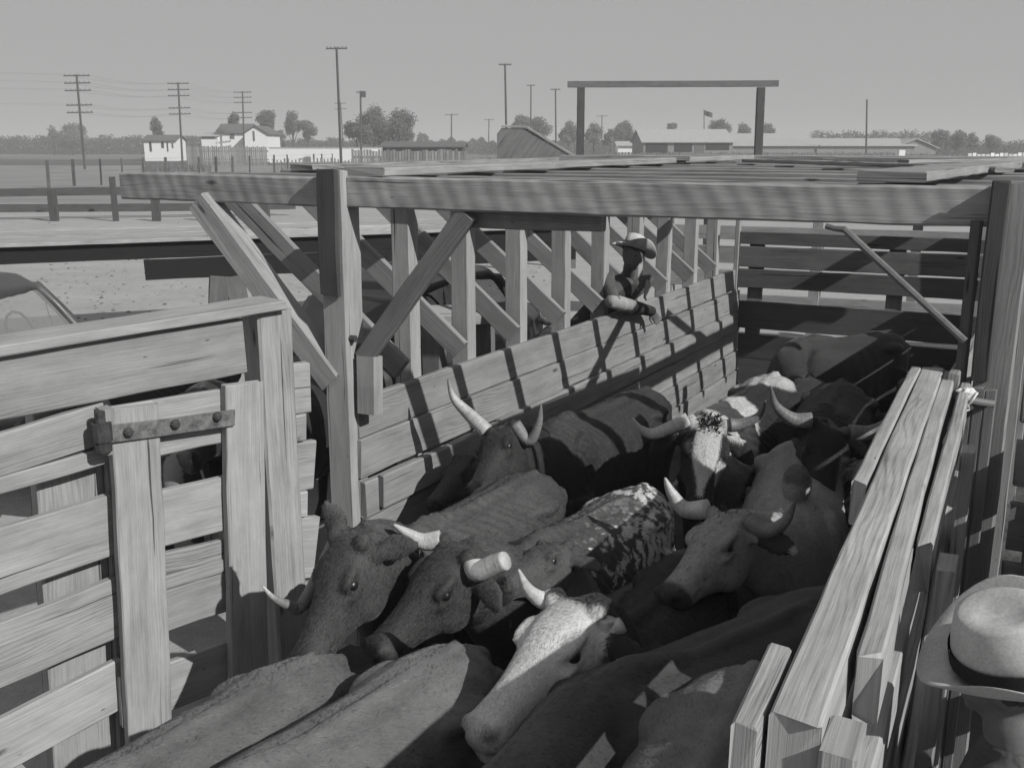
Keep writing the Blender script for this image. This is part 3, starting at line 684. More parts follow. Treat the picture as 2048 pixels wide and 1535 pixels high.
        if tip != 'cut':                                              # darker towards the point
            dat = ho.data.attributes['tone'].data; nf = len(dat); per = 12
            for i in range(nf):
                q = min(1, (i // per) / (m_ - 1)); base_t = hc if not isinstance(tip, tuple) else tip[0]; end_t = .25 if not isinstance(tip, tuple) else tip[1]
                dat[i].value = base_t if q < .7 else base_t + (end_t - base_t) * (q - .7) / .3
    if tuft:
        def tf(m):
            for _ in range(tuft):
                t0 = rr.uniform(-.08, .14); y0 = rr.uniform(-.045, .055); p = Hd(t0, y0, .0); d = (a * rr.uniform(-.6, .5) + lat * rr.uniform(-.5, .5) + n * rr.uniform(.3, .8)).normalized() * rr.uniform(.02, .045)
                q = lat * .004 + a * .003; m.add([p - q, p + q, p + d], [(0, 1, 2)], [[(0, 0)] * 3], rr.uniform(.7, 1.5))
        one('poll_hair', M['hair'], ob, tf)
    def sw(m):
        for _ in range(40):
            p = B(-.06, 0, .55) + V((rr.gauss(0, .012), rr.gauss(0, .012), 0)); q = p + V((rr.gauss(0, .04), rr.gauss(0, .04), -.3 * s)); w_ = l * .006
            m.add([p - w_, p + w_, q], [(0, 1, 2)], [[(0, 0)] * 3], rr.uniform(.7, 1.4))
    one('tail_switch', M['hair'], ob, sw)
    return ob

# coats: albedo of the hair as a function of head / body coordinates
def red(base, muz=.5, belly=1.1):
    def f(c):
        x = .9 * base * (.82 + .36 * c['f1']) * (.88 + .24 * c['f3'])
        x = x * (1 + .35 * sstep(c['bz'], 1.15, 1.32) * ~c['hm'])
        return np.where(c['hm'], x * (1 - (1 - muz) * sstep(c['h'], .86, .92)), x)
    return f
def c_roan(c):                                                        # speckled roan: white flecks thick over the rump
    d = red(.075)(c); X = c['X']; P = X * np.array((44, 44, 24.0)); warp = fbm(X, 20) * 2.5
    nz_ = vnoise(P + warp[:, None]); dens = sstep(c['bx'], 1.2, .40) * .40 + .10 * sstep(c['bx'], 1.4, .6) + .12 * (fbm(X, 4) - .5)
    m = sstep(nz_, 1 - dens - .12, 1 - dens + .08) * (~c['hm']) * sstep(c['bz'], .5, .7) * (1 - .85 * sstep(c['bz'], 1.22, 1.28) * (c['bx'] > .35))
    return d * (1 - m) + .95 * m
def c_whiteface(c):
    body = .030 * (.8 + .4 * c['f1']); hd = .80 * (.86 + .28 * c['f1']) * (.95 + .1 * c['f3'])
    grey = sstep(c['n'], -.10, -.16) * .25; hd = hd * (1 - grey)
    hd = hd * (1 - .15 * sstep(c['h'], .88, .93)); w = sstep(c['h'], -.02, .05) * c['hm'] * sstep(np.abs(c['l']), .135, .12)
    return body * (1 - w) + hd * w
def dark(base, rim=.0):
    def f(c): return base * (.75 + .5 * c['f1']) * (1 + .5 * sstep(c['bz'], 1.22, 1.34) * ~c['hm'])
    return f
def c_brahma(c):
    x = .40 * (.88 + .24 * c['f1']) * (.93 + .14 * c['f3'])
    fl = sstep(fbm(c['X'], 60, 2), .70, .76) * .55; x = x * (1 - fl * (c['h'] > .3) * c['hm'])
    ear = (abs(c['l']) > .155) & c['hm'] & (c['n'] > -.25); x = np.where(ear, .035, x)
    x = np.where(c['hm'], x * (1 - .88 * sstep(c['h'], .82, .87)), x)
    hp = sstep(c['bz'], 1.385, 1.43) * (abs(c['by']) < .3) * ~c['hm']
    return x * (1 - .72 * hp)
def c_pied(c):                                                        # black and white face with black eye patches and black muzzle
    edge = (c['f1'] - .5) * .08; al = np.abs(c['l'])
    white = sstep(.075 + .03 * sstep(c['h'], .12, -.0) - .065 * sstep(c['h'], .35, .75) + edge - al, -.006, .006) * (c['h'] < .80)
    white = np.maximum(white, sstep(c['h'], .12, .06) * (c['n'] > -.10) * 1.0)
    chk = sstep(c['l'] - .055, 0, .012) * sstep(c['h'], .36, .40) * sstep(c['h'], .66, .60) * (c['n'] < -.02)
    white = np.maximum(white, chk)
    top = (c['h'] < .06) * (np.abs(c['l'] - .01) < .04) * (c['f2'] > .46)
    white = white * (1 - .8 * top)
    bw_ = sstep(fbm(c['X'], 1.6, 2), .53, .57)
    w = np.where(c['hm'], white, bw_)
    return .022 + .58 * w
def c_blackhorn(c):
    w = sstep(np.abs(c['l']), .055, .07) * sstep(c['h'], .30, .36) * sstep(c['h'], .66, .58) * c['hm']
    w = np.maximum(w, sstep(c['h'], .05, .02) * c['hm'] * .5)
    return .020 * (.8 + .4 * c['f1']) + .30 * w * (c['l'] > 0)
def c_spot(c):
    b = sstep(fbm(c['X'] + 3.1, 6.0, 2), .60, .64); sp = sstep(vnoise(c['X'] * 30), .80, .86)
    k = np.maximum(b, sp * .8); k = np.where(c['bx'] > 1.25, np.maximum(k, .9), k); return .40 * (1 - k) + .022 * k

def coat_hair(ob, f, l, a, P, L, count, seed, X, col, hm):
    rg = np.random.default_rng(seed); me = ob.data; me.calc_loop_triangles(); n = len(me.loop_triangles)
    tri = np.empty(n * 3, np.int64); me.loop_triangles.foreach_get('vertices', tri); tri = tri.reshape(-1, 3)
    p0, p1, p2 = X[tri[:, 0]], X[tri[:, 1]], X[tri[:, 2]]; nn = np.cross(p1 - p0, p2 - p0); ar = np.linalg.norm(nn, axis=1) + 1e-12; nn /= ar[:, None]
    cen = (p0 + p1 + p2) / 3; vw = np.array((0, 0, CH)) - cen; ds = np.linalg.norm(vw, axis=1)
    w = ar * ((np.sum(nn * vw, 1) / ds > -.25) & (cen[:, 2] > .55)); w = w / w.sum()
    k = rg.choice(n, count, p=w); r1, r2 = np.sqrt(rg.random(count)), rg.random(count)
    A, B_, C_ = (1 - r1)[:, None], (r1 * (1 - r2))[:, None], (r1 * r2)[:, None]
    p = p0[k] * A + p1[k] * B_ + p2[k] * C_; nr = nn[k]; cc = col[tri[k, 0]]; hd = hm[tri[k, 0]]
    fl = np.where(hd[:, None], np.array(a)[None], np.array(-f)[None] * .8 + np.array((0, 0, -.5))[None]) + rg.normal(0, .28, (count, 3)) + (fbm(p, 5)[:, None] - .5) * np.array(l)[None] * 2.2
    fl = fl - nr * np.sum(fl * nr, 1)[:, None]; fl /= np.linalg.norm(fl, axis=1)[:, None] + 1e-9
    ln = rg.uniform(.009, .021, count)[:, None] * np.where(hd, .75, 1.0)[:, None]; d = fl * ln + nr * ln * rg.uniform(.06, .24, count)[:, None]
    sd = np.cross(fl, nr) * (.0012 + .0009 * ds[k][:, None] / 4)
    vs = np.concatenate([(p - sd)[:, None], (p + sd)[:, None], (p + d)[:, None]], 1).reshape(-1, 3) - np.array(ORG[ob.name])
    m2 = bpy.data.meshes.new('coat_hair'); m2.vertices.add(count * 3); m2.vertices.foreach_set('co', vs.ravel()); m2.loops.add(count * 3); m2.loops.foreach_set('vertex_index', np.arange(count * 3))
    m2.polygons.add(count); m2.polygons.foreach_set('loop_start', np.arange(0, count * 3, 3)); m2.update(calc_edges=True)
    at = m2.attributes.new('coat', 'FLOAT', 'POINT'); at.data.foreach_set('value', np.repeat(np.clip(cc * rg.uniform(.75, 1.3, count), .006, .8), 3).astype(np.float32))
    m2.polygons.foreach_set('use_smooth', [True] * count); m2.normals_split_custom_set_from_vertices(np.repeat((lambda q: q / np.linalg.norm(q, axis=1)[:, None])(nr + rg.normal(0, .15, (count, 3)) + fl * .15), 3, 0).tolist())
    m2.materials.append(M['fur']); q = bpy.data.objects.new('coat_hair', m2); COL.objects.link(q); q.parent = ob; ORG[q.name] = ORG[ob.name]
COWS = {}
def herd():
    mc = make_cow
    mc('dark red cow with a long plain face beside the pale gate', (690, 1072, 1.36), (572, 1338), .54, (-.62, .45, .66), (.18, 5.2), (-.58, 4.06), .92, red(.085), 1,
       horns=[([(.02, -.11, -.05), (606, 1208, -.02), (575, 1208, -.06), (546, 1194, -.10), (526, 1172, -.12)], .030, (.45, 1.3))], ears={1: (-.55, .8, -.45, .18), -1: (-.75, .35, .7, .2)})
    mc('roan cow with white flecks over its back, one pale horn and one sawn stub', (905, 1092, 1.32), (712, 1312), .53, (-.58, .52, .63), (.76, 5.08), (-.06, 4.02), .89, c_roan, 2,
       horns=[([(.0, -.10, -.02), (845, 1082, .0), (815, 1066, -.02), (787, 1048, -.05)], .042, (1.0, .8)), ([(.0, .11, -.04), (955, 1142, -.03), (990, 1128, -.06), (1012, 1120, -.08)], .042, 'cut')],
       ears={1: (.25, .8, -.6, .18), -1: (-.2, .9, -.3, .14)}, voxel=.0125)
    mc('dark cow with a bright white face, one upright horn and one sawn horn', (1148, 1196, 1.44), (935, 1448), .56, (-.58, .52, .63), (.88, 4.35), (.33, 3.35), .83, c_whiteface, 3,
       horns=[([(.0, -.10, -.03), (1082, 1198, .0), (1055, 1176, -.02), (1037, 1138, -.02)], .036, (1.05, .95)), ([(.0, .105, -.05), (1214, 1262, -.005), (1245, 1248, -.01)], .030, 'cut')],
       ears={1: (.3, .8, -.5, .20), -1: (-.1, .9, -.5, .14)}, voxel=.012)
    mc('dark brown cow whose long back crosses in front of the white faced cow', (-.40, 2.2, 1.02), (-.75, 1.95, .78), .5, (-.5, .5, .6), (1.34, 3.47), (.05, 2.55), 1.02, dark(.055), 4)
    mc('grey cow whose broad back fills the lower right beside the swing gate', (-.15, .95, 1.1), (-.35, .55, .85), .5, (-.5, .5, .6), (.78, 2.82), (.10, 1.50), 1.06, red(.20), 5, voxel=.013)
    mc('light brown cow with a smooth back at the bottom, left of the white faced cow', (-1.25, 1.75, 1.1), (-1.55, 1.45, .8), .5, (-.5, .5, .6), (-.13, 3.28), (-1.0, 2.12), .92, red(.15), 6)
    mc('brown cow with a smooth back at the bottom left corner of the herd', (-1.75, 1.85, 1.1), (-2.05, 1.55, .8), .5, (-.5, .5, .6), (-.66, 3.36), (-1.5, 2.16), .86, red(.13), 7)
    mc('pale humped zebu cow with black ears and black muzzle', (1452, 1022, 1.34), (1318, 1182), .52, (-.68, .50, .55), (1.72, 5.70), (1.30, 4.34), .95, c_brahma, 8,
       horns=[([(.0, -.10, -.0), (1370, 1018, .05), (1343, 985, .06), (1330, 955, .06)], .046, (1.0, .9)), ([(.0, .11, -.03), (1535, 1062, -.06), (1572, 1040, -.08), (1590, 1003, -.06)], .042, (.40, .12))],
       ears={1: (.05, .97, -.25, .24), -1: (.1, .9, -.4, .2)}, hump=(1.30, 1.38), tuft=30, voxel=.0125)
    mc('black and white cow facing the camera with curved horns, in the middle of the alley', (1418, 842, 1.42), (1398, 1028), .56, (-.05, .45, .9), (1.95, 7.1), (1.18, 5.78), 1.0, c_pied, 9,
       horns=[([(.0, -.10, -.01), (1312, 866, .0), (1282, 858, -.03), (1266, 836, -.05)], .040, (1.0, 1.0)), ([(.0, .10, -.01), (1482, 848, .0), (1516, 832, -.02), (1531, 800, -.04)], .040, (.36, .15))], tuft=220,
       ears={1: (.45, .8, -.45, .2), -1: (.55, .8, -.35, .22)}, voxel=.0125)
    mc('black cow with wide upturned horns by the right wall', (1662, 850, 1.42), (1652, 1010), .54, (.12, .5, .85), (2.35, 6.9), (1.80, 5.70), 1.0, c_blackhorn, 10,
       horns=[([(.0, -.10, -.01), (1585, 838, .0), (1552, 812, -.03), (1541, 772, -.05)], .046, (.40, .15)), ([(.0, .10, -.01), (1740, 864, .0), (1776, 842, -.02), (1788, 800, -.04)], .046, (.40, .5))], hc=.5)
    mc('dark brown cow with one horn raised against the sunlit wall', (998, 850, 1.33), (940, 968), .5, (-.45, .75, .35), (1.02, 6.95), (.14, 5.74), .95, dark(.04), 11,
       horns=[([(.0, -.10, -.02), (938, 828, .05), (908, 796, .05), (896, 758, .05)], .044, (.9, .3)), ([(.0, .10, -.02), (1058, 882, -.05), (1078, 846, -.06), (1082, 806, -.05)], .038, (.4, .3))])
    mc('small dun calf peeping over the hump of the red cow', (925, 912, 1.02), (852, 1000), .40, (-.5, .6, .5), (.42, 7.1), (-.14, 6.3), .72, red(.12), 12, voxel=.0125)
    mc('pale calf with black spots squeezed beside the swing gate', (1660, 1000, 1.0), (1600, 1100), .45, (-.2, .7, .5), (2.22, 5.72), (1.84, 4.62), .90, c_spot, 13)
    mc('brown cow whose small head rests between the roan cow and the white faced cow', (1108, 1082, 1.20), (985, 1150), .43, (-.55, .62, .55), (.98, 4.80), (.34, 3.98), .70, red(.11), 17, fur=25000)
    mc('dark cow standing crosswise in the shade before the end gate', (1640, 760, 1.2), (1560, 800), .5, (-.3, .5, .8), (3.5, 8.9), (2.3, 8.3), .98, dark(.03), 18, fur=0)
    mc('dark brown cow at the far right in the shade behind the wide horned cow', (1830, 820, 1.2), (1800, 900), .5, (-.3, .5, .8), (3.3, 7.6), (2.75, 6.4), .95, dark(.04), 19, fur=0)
    mc('black cow in the outer pen, seen through the top gap of the gate', (440, 800, 1.45), (360, 905), .5, (-.3, .6, .6), (-1.3, 7.6), (-1.75, 6.4), 1.0, dark(.03), 14, group='cattle in the outer pen', fur=0)
    mc('dark cow with a pale blaze in the outer pen, behind the strap hinge', (350, 905, 1.15), (335, 1010), .5, (-.2, .5, .8), (-2.2, 7.2), (-2.1, 6.0), .95, lambda c: np.where(c['hm'] & (abs(c['l']) < .06), .25, .03), 15, group='cattle in the outer pen', fur=0)
    mc('black cow standing behind the left fence boards', (150, 760, 1.25), (90, 860), .5, (-.3, .6, .6), (-2.3, 7.9), (-3.2, 6.8), 1.0, dark(.03), 16, group='cattle in the outer pen', fur=0)
herd()

# ------------------------------------------------------------------ people
def cloth_mat(name, base, var=.25, fold=.02, stripes=0):
    m, n, b = newmat(name); T = NT(n); o = T.obj()
    h = T.noise(T.mapv(o, (1, 1, .45)), 9, 3, .5, .8); w = T.noise(o, 160, 2, .5)
    x = T.math('MULTIPLY', T.ramp(h, .3, .7, 1 - var, 1 + var), base); x = T.math('MULTIPLY', x, T.ramp(w, .3, .7, .88, 1.12))
    n.links.new(T.grey(x), b.inputs['Base Color']); b.inputs['Roughness'].default_value = .9; b.inputs['Specular IOR Level'].default_value = .15
    T.bump(h, .8, fold, b); return m
M['skin'] = plain('weathered_skin', .17, .6, .15, 12, 0, .35, .002)
M['felt'] = cloth_mat('felt_hat', .62, .12, .004)
M['band'] = cloth_mat('hat_band', .03, .1, .004)
M['shirt'] = cloth_mat('pale_shirt', .40, .18, .03)
M['vest'] = cloth_mat('dark_vest', .06, .25, .02)
M['denim'] = cloth_mat('dark_trousers', .06, .25, .03)
M['coat'] = cloth_mat('grey_work_shirt', .12, .25, .03)
M['boot'] = plain('boot_leather', .04, .5, .2, 10)
def hat(c, up, fw, rb, rc, h, parent, curl=.03, wide=1.0):
    up = up.normalized(); fw = (fw - up * fw.dot(up)).normalized(); sd = up.cross(fw)
    n = 40; prof = [(.05, .95), (.25, .95), (.5, .96), (.80, .98), (.93, .92), (1.0, .5), (1.03, .0), ('b', .0), ('b', .35), ('b', .7), ('b', .97), ('b', 1.0), ('u', .97), ('u', .6), ('u', .15), ('i', 0)]
    vs, fs = [], []
    for (r, z) in prof:
        for j in range(n):
            t = 2 * math.pi * j / n; cx, sy = math.cos(t), math.sin(t); ell = 1.12 * abs(cx) + .92 * (1 - abs(cx))
            cr = rc * (1.10 * cx * cx + .92 * sy * sy) ** 1
            if isinstance(r, float):
                taper = 1 - .16 * z; rr_ = r * cr * taper; hz = h * z
                if z > .78: hz -= h * .13 * math.exp(-(sy * r / .45) ** 2) * max(0, 1 - r * r); hz -= h * .10 * cx * r * .5
            else:
                q = z if r in 'bu' else 0; r0 = cr * 1.02; r1 = rb * (1.08 * cx * cx + .93 * sy * sy); rr_ = r0 + (r1 - r0) * q
                hz = curl * q ** 2 * (sy * sy * 1.6 - .45 * cx * cx) - (.006 if r in 'ui' else 0)
                if r == 'b' and z == 1.0: hz -= .003
            vs.append(c + fw * (rr_ * cx) + sd * (rr_ * sy) + up * hz)
    m = len(prof)
    for i in range(m - 1):
        for j in range(n):
            k = (j + 1) % n; fs.append((i * n + j, (i + 1) * n + j, (i + 1) * n + k, i * n + k))
    fs.append(tuple(range(n))); mb = MB(); mb.add(vs, fs, [[(0, 0)] * len(f_) for f_ in fs], 1.0); ho = mb.build('hat', M['felt'], parent, smooth=True)
    bm_ = MB(); bv, bf = [], []
    for z, e in ((.02, 1.045), (.30, 1.04)):
        for j in range(n):
            t = 2 * math.pi * j / n; cx, sy = math.cos(t), math.sin(t); cr = rc * (1.10 * cx * cx + .92 * sy * sy) * e * (1 - .10 * z)
            bv.append(c + fw * (cr * cx) + sd * (cr * sy) + up * (h * z + .002))
    for j in range(n):
        k = (j + 1) % n; bf.append((j, k, n + k, n + j))
    bm_.add(bv, bf, [[(0, 0)] * 4 for _ in bf], 1.0); bm_.build('hat_band', M['band'], ho, smooth=True)
def hand_parts(wr, d, palmn, s=1.0, curl=.5, side=1):
    """palm and five bent fingers; d = pointing direction, palmn = palm normal, side = side of the thumb"""
    d = d.normalized(); pn = (palmn - d * palmn.dot(d)).normalized(); x = d.cross(pn) * side
    ps = [loft([(wr - d * .01, x, pn, .026 * s, .020 * s, 2.2), (wr + d * .03 * s, x, pn, .036 * s, .018 * s, 2.4), (wr + d * .075 * s, x, pn, .042 * s, .016 * s, 2.4), (wr + d * .095 * s, x, pn, .040 * s, .013 * s, 2.2)])]
    for k, (off, ln) in enumerate(((.031, .072), (.0105, .082), (-.010, .076), (-.030, .058))):
        p = wr + d * .088 * s + x * off * s; c = curl * (1 + .12 * k); dirn = d + x * off * 3; pts = [p]; a = 0
        for seg in (.45, .33, .22):
            a += c * .75; q = (dirn * math.cos(a) + pn * math.sin(a)).normalized(); pts.append(pts[-1] + q * ln * seg * s)
        ps.append(limb(pts, [.0095 * s, .009 * s, .0082 * s, .0065 * s], side=x))
    t0 = wr + d * .025 * s + x * .030 * s; ps.append(limb([t0, t0 + (d * .5 + x * .75 + pn * .25).normalized() * .035 * s, t0 + (d * .5 + x * .75 + pn * .25).normalized() * .035 * s + (d * .85 + x * .3 + pn * .35).normalized() * .03 * s, t0 + (d * .5 + x * .75 + pn * .25).normalized() * .035 * s + (d * .85 + x * .2 + pn * .5).normalized() * .052 * s], [.014 * s, .0115 * s, .010 * s, .007 * s], side=pn))
    return ps
def head_parts(c, fw, up, s=1.0):
    fw = fw.normalized(); up = (up - fw * up.dot(fw)).normalized(); sd = up.cross(fw)
    H = lambda x, y, z: c + fw * (x * s) + sd * (y * s) + up * (z * s)
    ps = [loft([(H(.005, 0, -.118), sd, fw, .028 * s, .03 * s, 2), (H(.018, 0, -.105), sd, fw, .045 * s, .062 * s, 2.1), (H(.010, 0, -.07), sd, fw, .060 * s, .082 * s, 2.2), (H(0, 0, -.03), sd, fw, .069 * s, .092 * s, 2.2), (H(-.005, 0, .02), sd, fw, .073 * s, .098 * s, 2.1),
                (H(-.008, 0, .065), sd, fw, .072 * s, .095 * s, 2.1), (H(-.01, 0, .10), sd, fw, .055 * s, .075 * s, 2), (H(-.01, 0, .118), sd, fw, .025 * s, .035 * s, 2)]),
          blob(H(.098, 0, -.022), (sd, fw, up), (.016 * s, .022 * s, .026 * s)), blob(H(.088, 0, .004), (sd, fw, up), (.010 * s, .016 * s, .03 * s)),
          blob(H(.083, 0, .024), (sd, fw, up), (.048 * s, .014 * s, .010 * s)), blob(H(.088, 0, -.066), (sd, fw, up), (.024 * s, .010 * s, .007 * s)), blob(H(.075, 0, -.105), (sd, fw, up), (.025 * s, .02 * s, .016 * s))]
    for k in (1, -1):
        ps.append(blob(H(-.005, .075 * k, -.005), (fw, sd, up), (.02 * s, .010 * s, .032 * s))); ps.append(blob(H(.06, .045 * k, -.03), (fw, sd, up), (.03 * s, .022 * s, .022 * s)))
    return ps, H
def person(label, J, fw, up, s, hands, hatargs, group=None, vest=True, shirt='shirt'):
    body = []
    hp, H = head_parts(J['head'], fw, up, s); body += hp
    sl, sr = J['sh_l'], J['sh_r']; ch = (sl + sr) / 2; pe = J['pelvis']; ax = (ch - pe).normalized(); sx = (sl - sr).normalized(); fz = ax.cross(sx) * -1
    nk = ch + ax * .03
    body.append(limb([nk, (nk + J['head']) / 2 - ax * .02, J['head'] - up * .06], [.062 * s, .056 * s, .056 * s]))
    def torso(e):
        return loft([(pe - ax * .06, sx, fz, .13 * e, .10 * e, 2.2), (pe + ax * .02, sx, fz, .165 * e, .115 * e, 2.3), (pe + ax * .16, sx, fz, .145 * e, .105 * e, 2.2), (pe.lerp(ch, .55), sx, fz, .165 * e, .118 * e, 2.3), (pe.lerp(ch, .82), sx, fz, .185 * e, .118 * e, 2.4), (ch, sx, fz, .165 * e, .09 * e, 2.3), (ch + ax * .05, sx, fz, .075 * e, .065 * e, 2)])
    body.append(torso(1.0))
    def arm(S, E, Wr, e, w0=0, ends=False): return limb([S - (E - S).normalized() * .0, S.lerp(E, .3), E, E.lerp(Wr, .35), Wr], [.062 * e, .056 * e, .045 * e, .042 * e, .030 * e])
    def leg(Hh, K, A, e): return limb([Hh, Hh.lerp(K, .3), K, K.lerp(A, .35), A], [.092 * e, .085 * e, .06 * e, .058 * e, .042 * e])
    for k, sgn in (('l', 1), ('r', -1)):
        body.append(blob(J['sh_' + k], (sx, fz, ax), (.07, .065, .065)))
        body.append(arm(J['sh_' + k], J['el_' + k], J['wr_' + k], 1.0)); d, pn, cu, th = hands[k]; body += hand_parts(J['wr_' + k], d, pn, 1.0, cu, th)
        body.append(leg(pe + sx * (.085 * sgn), J['kn_' + k], J['an_' + k], 1.0))
        A = J['an_' + k]; body.append(limb([A - fw * .05 - V((0, 0, A.z - J['floor'] - .035)), A - V((0, 0, A.z - J['floor'] - .04)), A + V((fw.x, fw.y, 0)).normalized() * .15 - V((0, 0, A.z - J['floor'] - .03))], [.035, .042, .03])); body.append(limb([A, A - V((0, 0, A.z - J['floor'] - .04))], [.04, .042]))
    me = fuse('person', body, .0075, 3); me.materials.clear(); me.materials.append(M['skin']); me.polygons.foreach_set('use_smooth', [True] * len(me.polygons))
    at = me.attributes.new('tone', 'FLOAT', 'POINT'); at.data.foreach_set('value', [1.0] * len(me.vertices))
    org = V((pe.x, pe.y, J['floor'])); me.transform(Matrix.Translation(-org))
    ob = bpy.data.objects.new('person', me); COL.objects.link(ob); ob.location = org; ORG[ob.name] = org; tag(ob, label, 'person', group)
    def wear(name, parts, mat, vox=.009):
        c = fuse(name, parts, vox, 3); c.materials.clear(); c.materials.append(mat); c.polygons.foreach_set('use_smooth', [True] * len(c.polygons)); c.transform(Matrix.Translation(-org))
        q = bpy.data.objects.new(name, c); COL.objects.link(q); q.parent = ob; ORG[q.name] = org; return q
    sh = [torso(1.10), limb([ch + ax * .02, ch + ax * .075], [.085, .07])]
    for k in 'lr':
        sh.append(blob(J['sh_' + k], (sx, fz, ax), (.08, .075, .075))); E, Wr = J['el_' + k], J['wr_' + k]; sh.append(limb([J['sh_' + k], J['sh_' + k].lerp(E, .3), E, E.lerp(Wr, .4), E.lerp(Wr, .93)], [.072, .068, .058, .056, .044]))
    wear('shirt', sh, M[shirt])
    if vest: wear('vest', [loft([(pe + ax * .03, sx, fz, .19, .14, 2.3), (pe.lerp(ch, .5), sx, fz, .19, .14, 2.3), (pe.lerp(ch, .85), sx, fz, .19, .135, 2.4), (ch + ax * .005, sx, fz, .135, .105, 2.2)])], M['vest'])
    wear('trousers', [loft([(pe - ax * .09, sx, fz, .15, .12, 2.2), (pe + ax * .03, sx, fz, .186, .136, 2.3), (pe + ax * .07, sx, fz, .178, .13, 2.3)])] + [limb([pe + sx * (.085 * g), (pe + sx * (.085 * g)).lerp(J['kn_' + k], .35), J['kn_' + k], J['kn_' + k].lerp(J['an_' + k], .4), J['an_' + k]], [.108, .10, .078, .074, .07]) for k, g in (('l', 1), ('r', -1))], M['denim'])
    if hatargs: hat(H(-.008, 0, hatargs[0]), (up + fw * hatargs[4]).normalized(), fw, hatargs[1], hatargs[2], hatargs[3], ob, hatargs[5])
    for k in (1, -1): one('eye', M['eye'], ob, lambda m: m.ball(H(.077, .031 * k, .006), .0125, 8), smooth=True)
    def hr(m):
        n_ = 14
        for j in range(n_):
            an = math.pi * (.55 + .9 * j / (n_ - 1)); p = H(math.cos(an) * .098 - .004, math.sin(an) * .077, .03); m.ball(p, .022, 6, 1, (1, 1, 1.6))
    one('hair', M['hair'], ob, hr)
    return ob
# the cowboy leaning over the side wall
fwc = (FW * .75 - NL * .62 + V((0, 0, -.62))).normalized()
hd_ = onp(1266, 506, wp(0, .10, 0), NL)
tH = (hd_ - A0).dot(FW)
shl, shr = onp(1293, 562, wp(0, .02, 0), NL), onp(1212, 556, wp(0, -.06, 0), NL)
pel = wp(tH - .35, -.38, 1.16)
elr, wrr = onp(1228, 604, wp(0, .10, 0), NL), onp(1303, 622, wp(0, .14, 0), NL)
ell, wrl = wp(tH + .22, -.12, 1.50), wp(tH + .02, .10, 1.545)
fl = .38
step = thing('step_plank', 'plank step behind the boarded wall where the cowboy stands', 'step', tuple(wp(tH - .35, -.5, 0)))
one('tread', M['mid'], step, lambda m: m.board(wp(tH - 1.3, -.48, fl - .025), wp(tH + .6, -.48, fl - .025), .3, .05, NL))
for q in (-1.2, .5): one('leg', M['mid'], step, lambda m: m.board(wp(tH + q, -.48, 0), wp(tH + q, -.48, fl - .05), .25, .06, NL))
cow_boy = person('cowboy in a pale felt hat and dark vest leaning over the boarded wall', dict(head=hd_, sh_l=shl, sh_r=shr, pelvis=pel, el_r=elr, wr_r=wrr, el_l=ell, wr_l=wrl,
    kn_l=wp(tH - .22, -.30, .78), kn_r=wp(tH - .45, -.34, .78), an_l=wp(tH - .25, -.45, fl + .08), an_r=wp(tH - .5, -.48, fl + .08), floor=fl),
    fwc, V((0, 0, 1)) + FW * .3, 1.0, {'r': ((FW * .7 - V((0, 0, .7)) - NL * .15), (-NL - V((0, 0, .6))), .35, 1), 'l': (FW * -.8 - NL * .3, V((0, 0, -1)), .4, -1)}, (.035, .19, .098, .125, .12, .05), shirt='coat')
one('sleeve', M['shirt'], cow_boy, lambda m: m.tube([elr.lerp(wrr, -.1), elr.lerp(wrr, .15), elr.lerp(wrr, .5)], [.05, .066, .058], 12), smooth=True)
one('neckerchief', M['shirt'], cow_boy, lambda m: (m.board(shl.lerp(shr, .30) + V((0, 0, .0)) - NL * .13, shl.lerp(shr, .42) - V((0, 0, .16)) - NL * .15, .07, .02, FW, 1)))
one('gauntlet', M['vest'], cow_boy, lambda m: m.tube([elr.lerp(wrr, .48), elr.lerp(wrr, .6), elr.lerp(wrr, 1.0)], [.062, .058, .046], 12), smooth=True)
# the man outside the swing gate, bottom right
hb = onp(2018, 1300, V((0, 1.97, 0)), V((0, 1, 0)))
fw2 = (NL * .9 + FW * .05 + V((0, 0, -.12))).normalized()
up2 = V((-.38, -.24, 1)); head2 = hb - V((0, 0, .055))
def R2(f, s_, z): return V((head2.x, head2.y, 0)) + V((NL.x, NL.y, 0)) * f + FW * s_ + V((0, 0, z))
hz = head2.z
man = person('man in a pale wide-brimmed hat with a dark band, outside the swing gate', dict(head=head2, sh_l=R2(-.04, -.19, hz - .225), sh_r=R2(-.04, .19, hz - .225), pelvis=R2(-.05, 0, hz - .80), el_l=R2(.02, -.27, hz - .55), wr_l=R2(.2, -.2, hz - .66), el_r=R2(.02, .27, hz - .55), wr_r=R2(.2, .2, hz - .66),
    kn_l=R2(0, -.1, .48), kn_r=R2(0, .1, .48), an_l=R2(-.04, -.11, .08), an_r=R2(-.04, .11, .08), floor=0.0), fw2, up2, 1.0,
    {'l': (NL + V((0, 0, -.2)), V((0, 0, -1)), .4, 1), 'r': (NL + V((0, 0, -.2)), V((0, 0, -1)), .4, -1)}, (.045, .178, .104, .15, .0, .06), vest=False, shirt='coat')

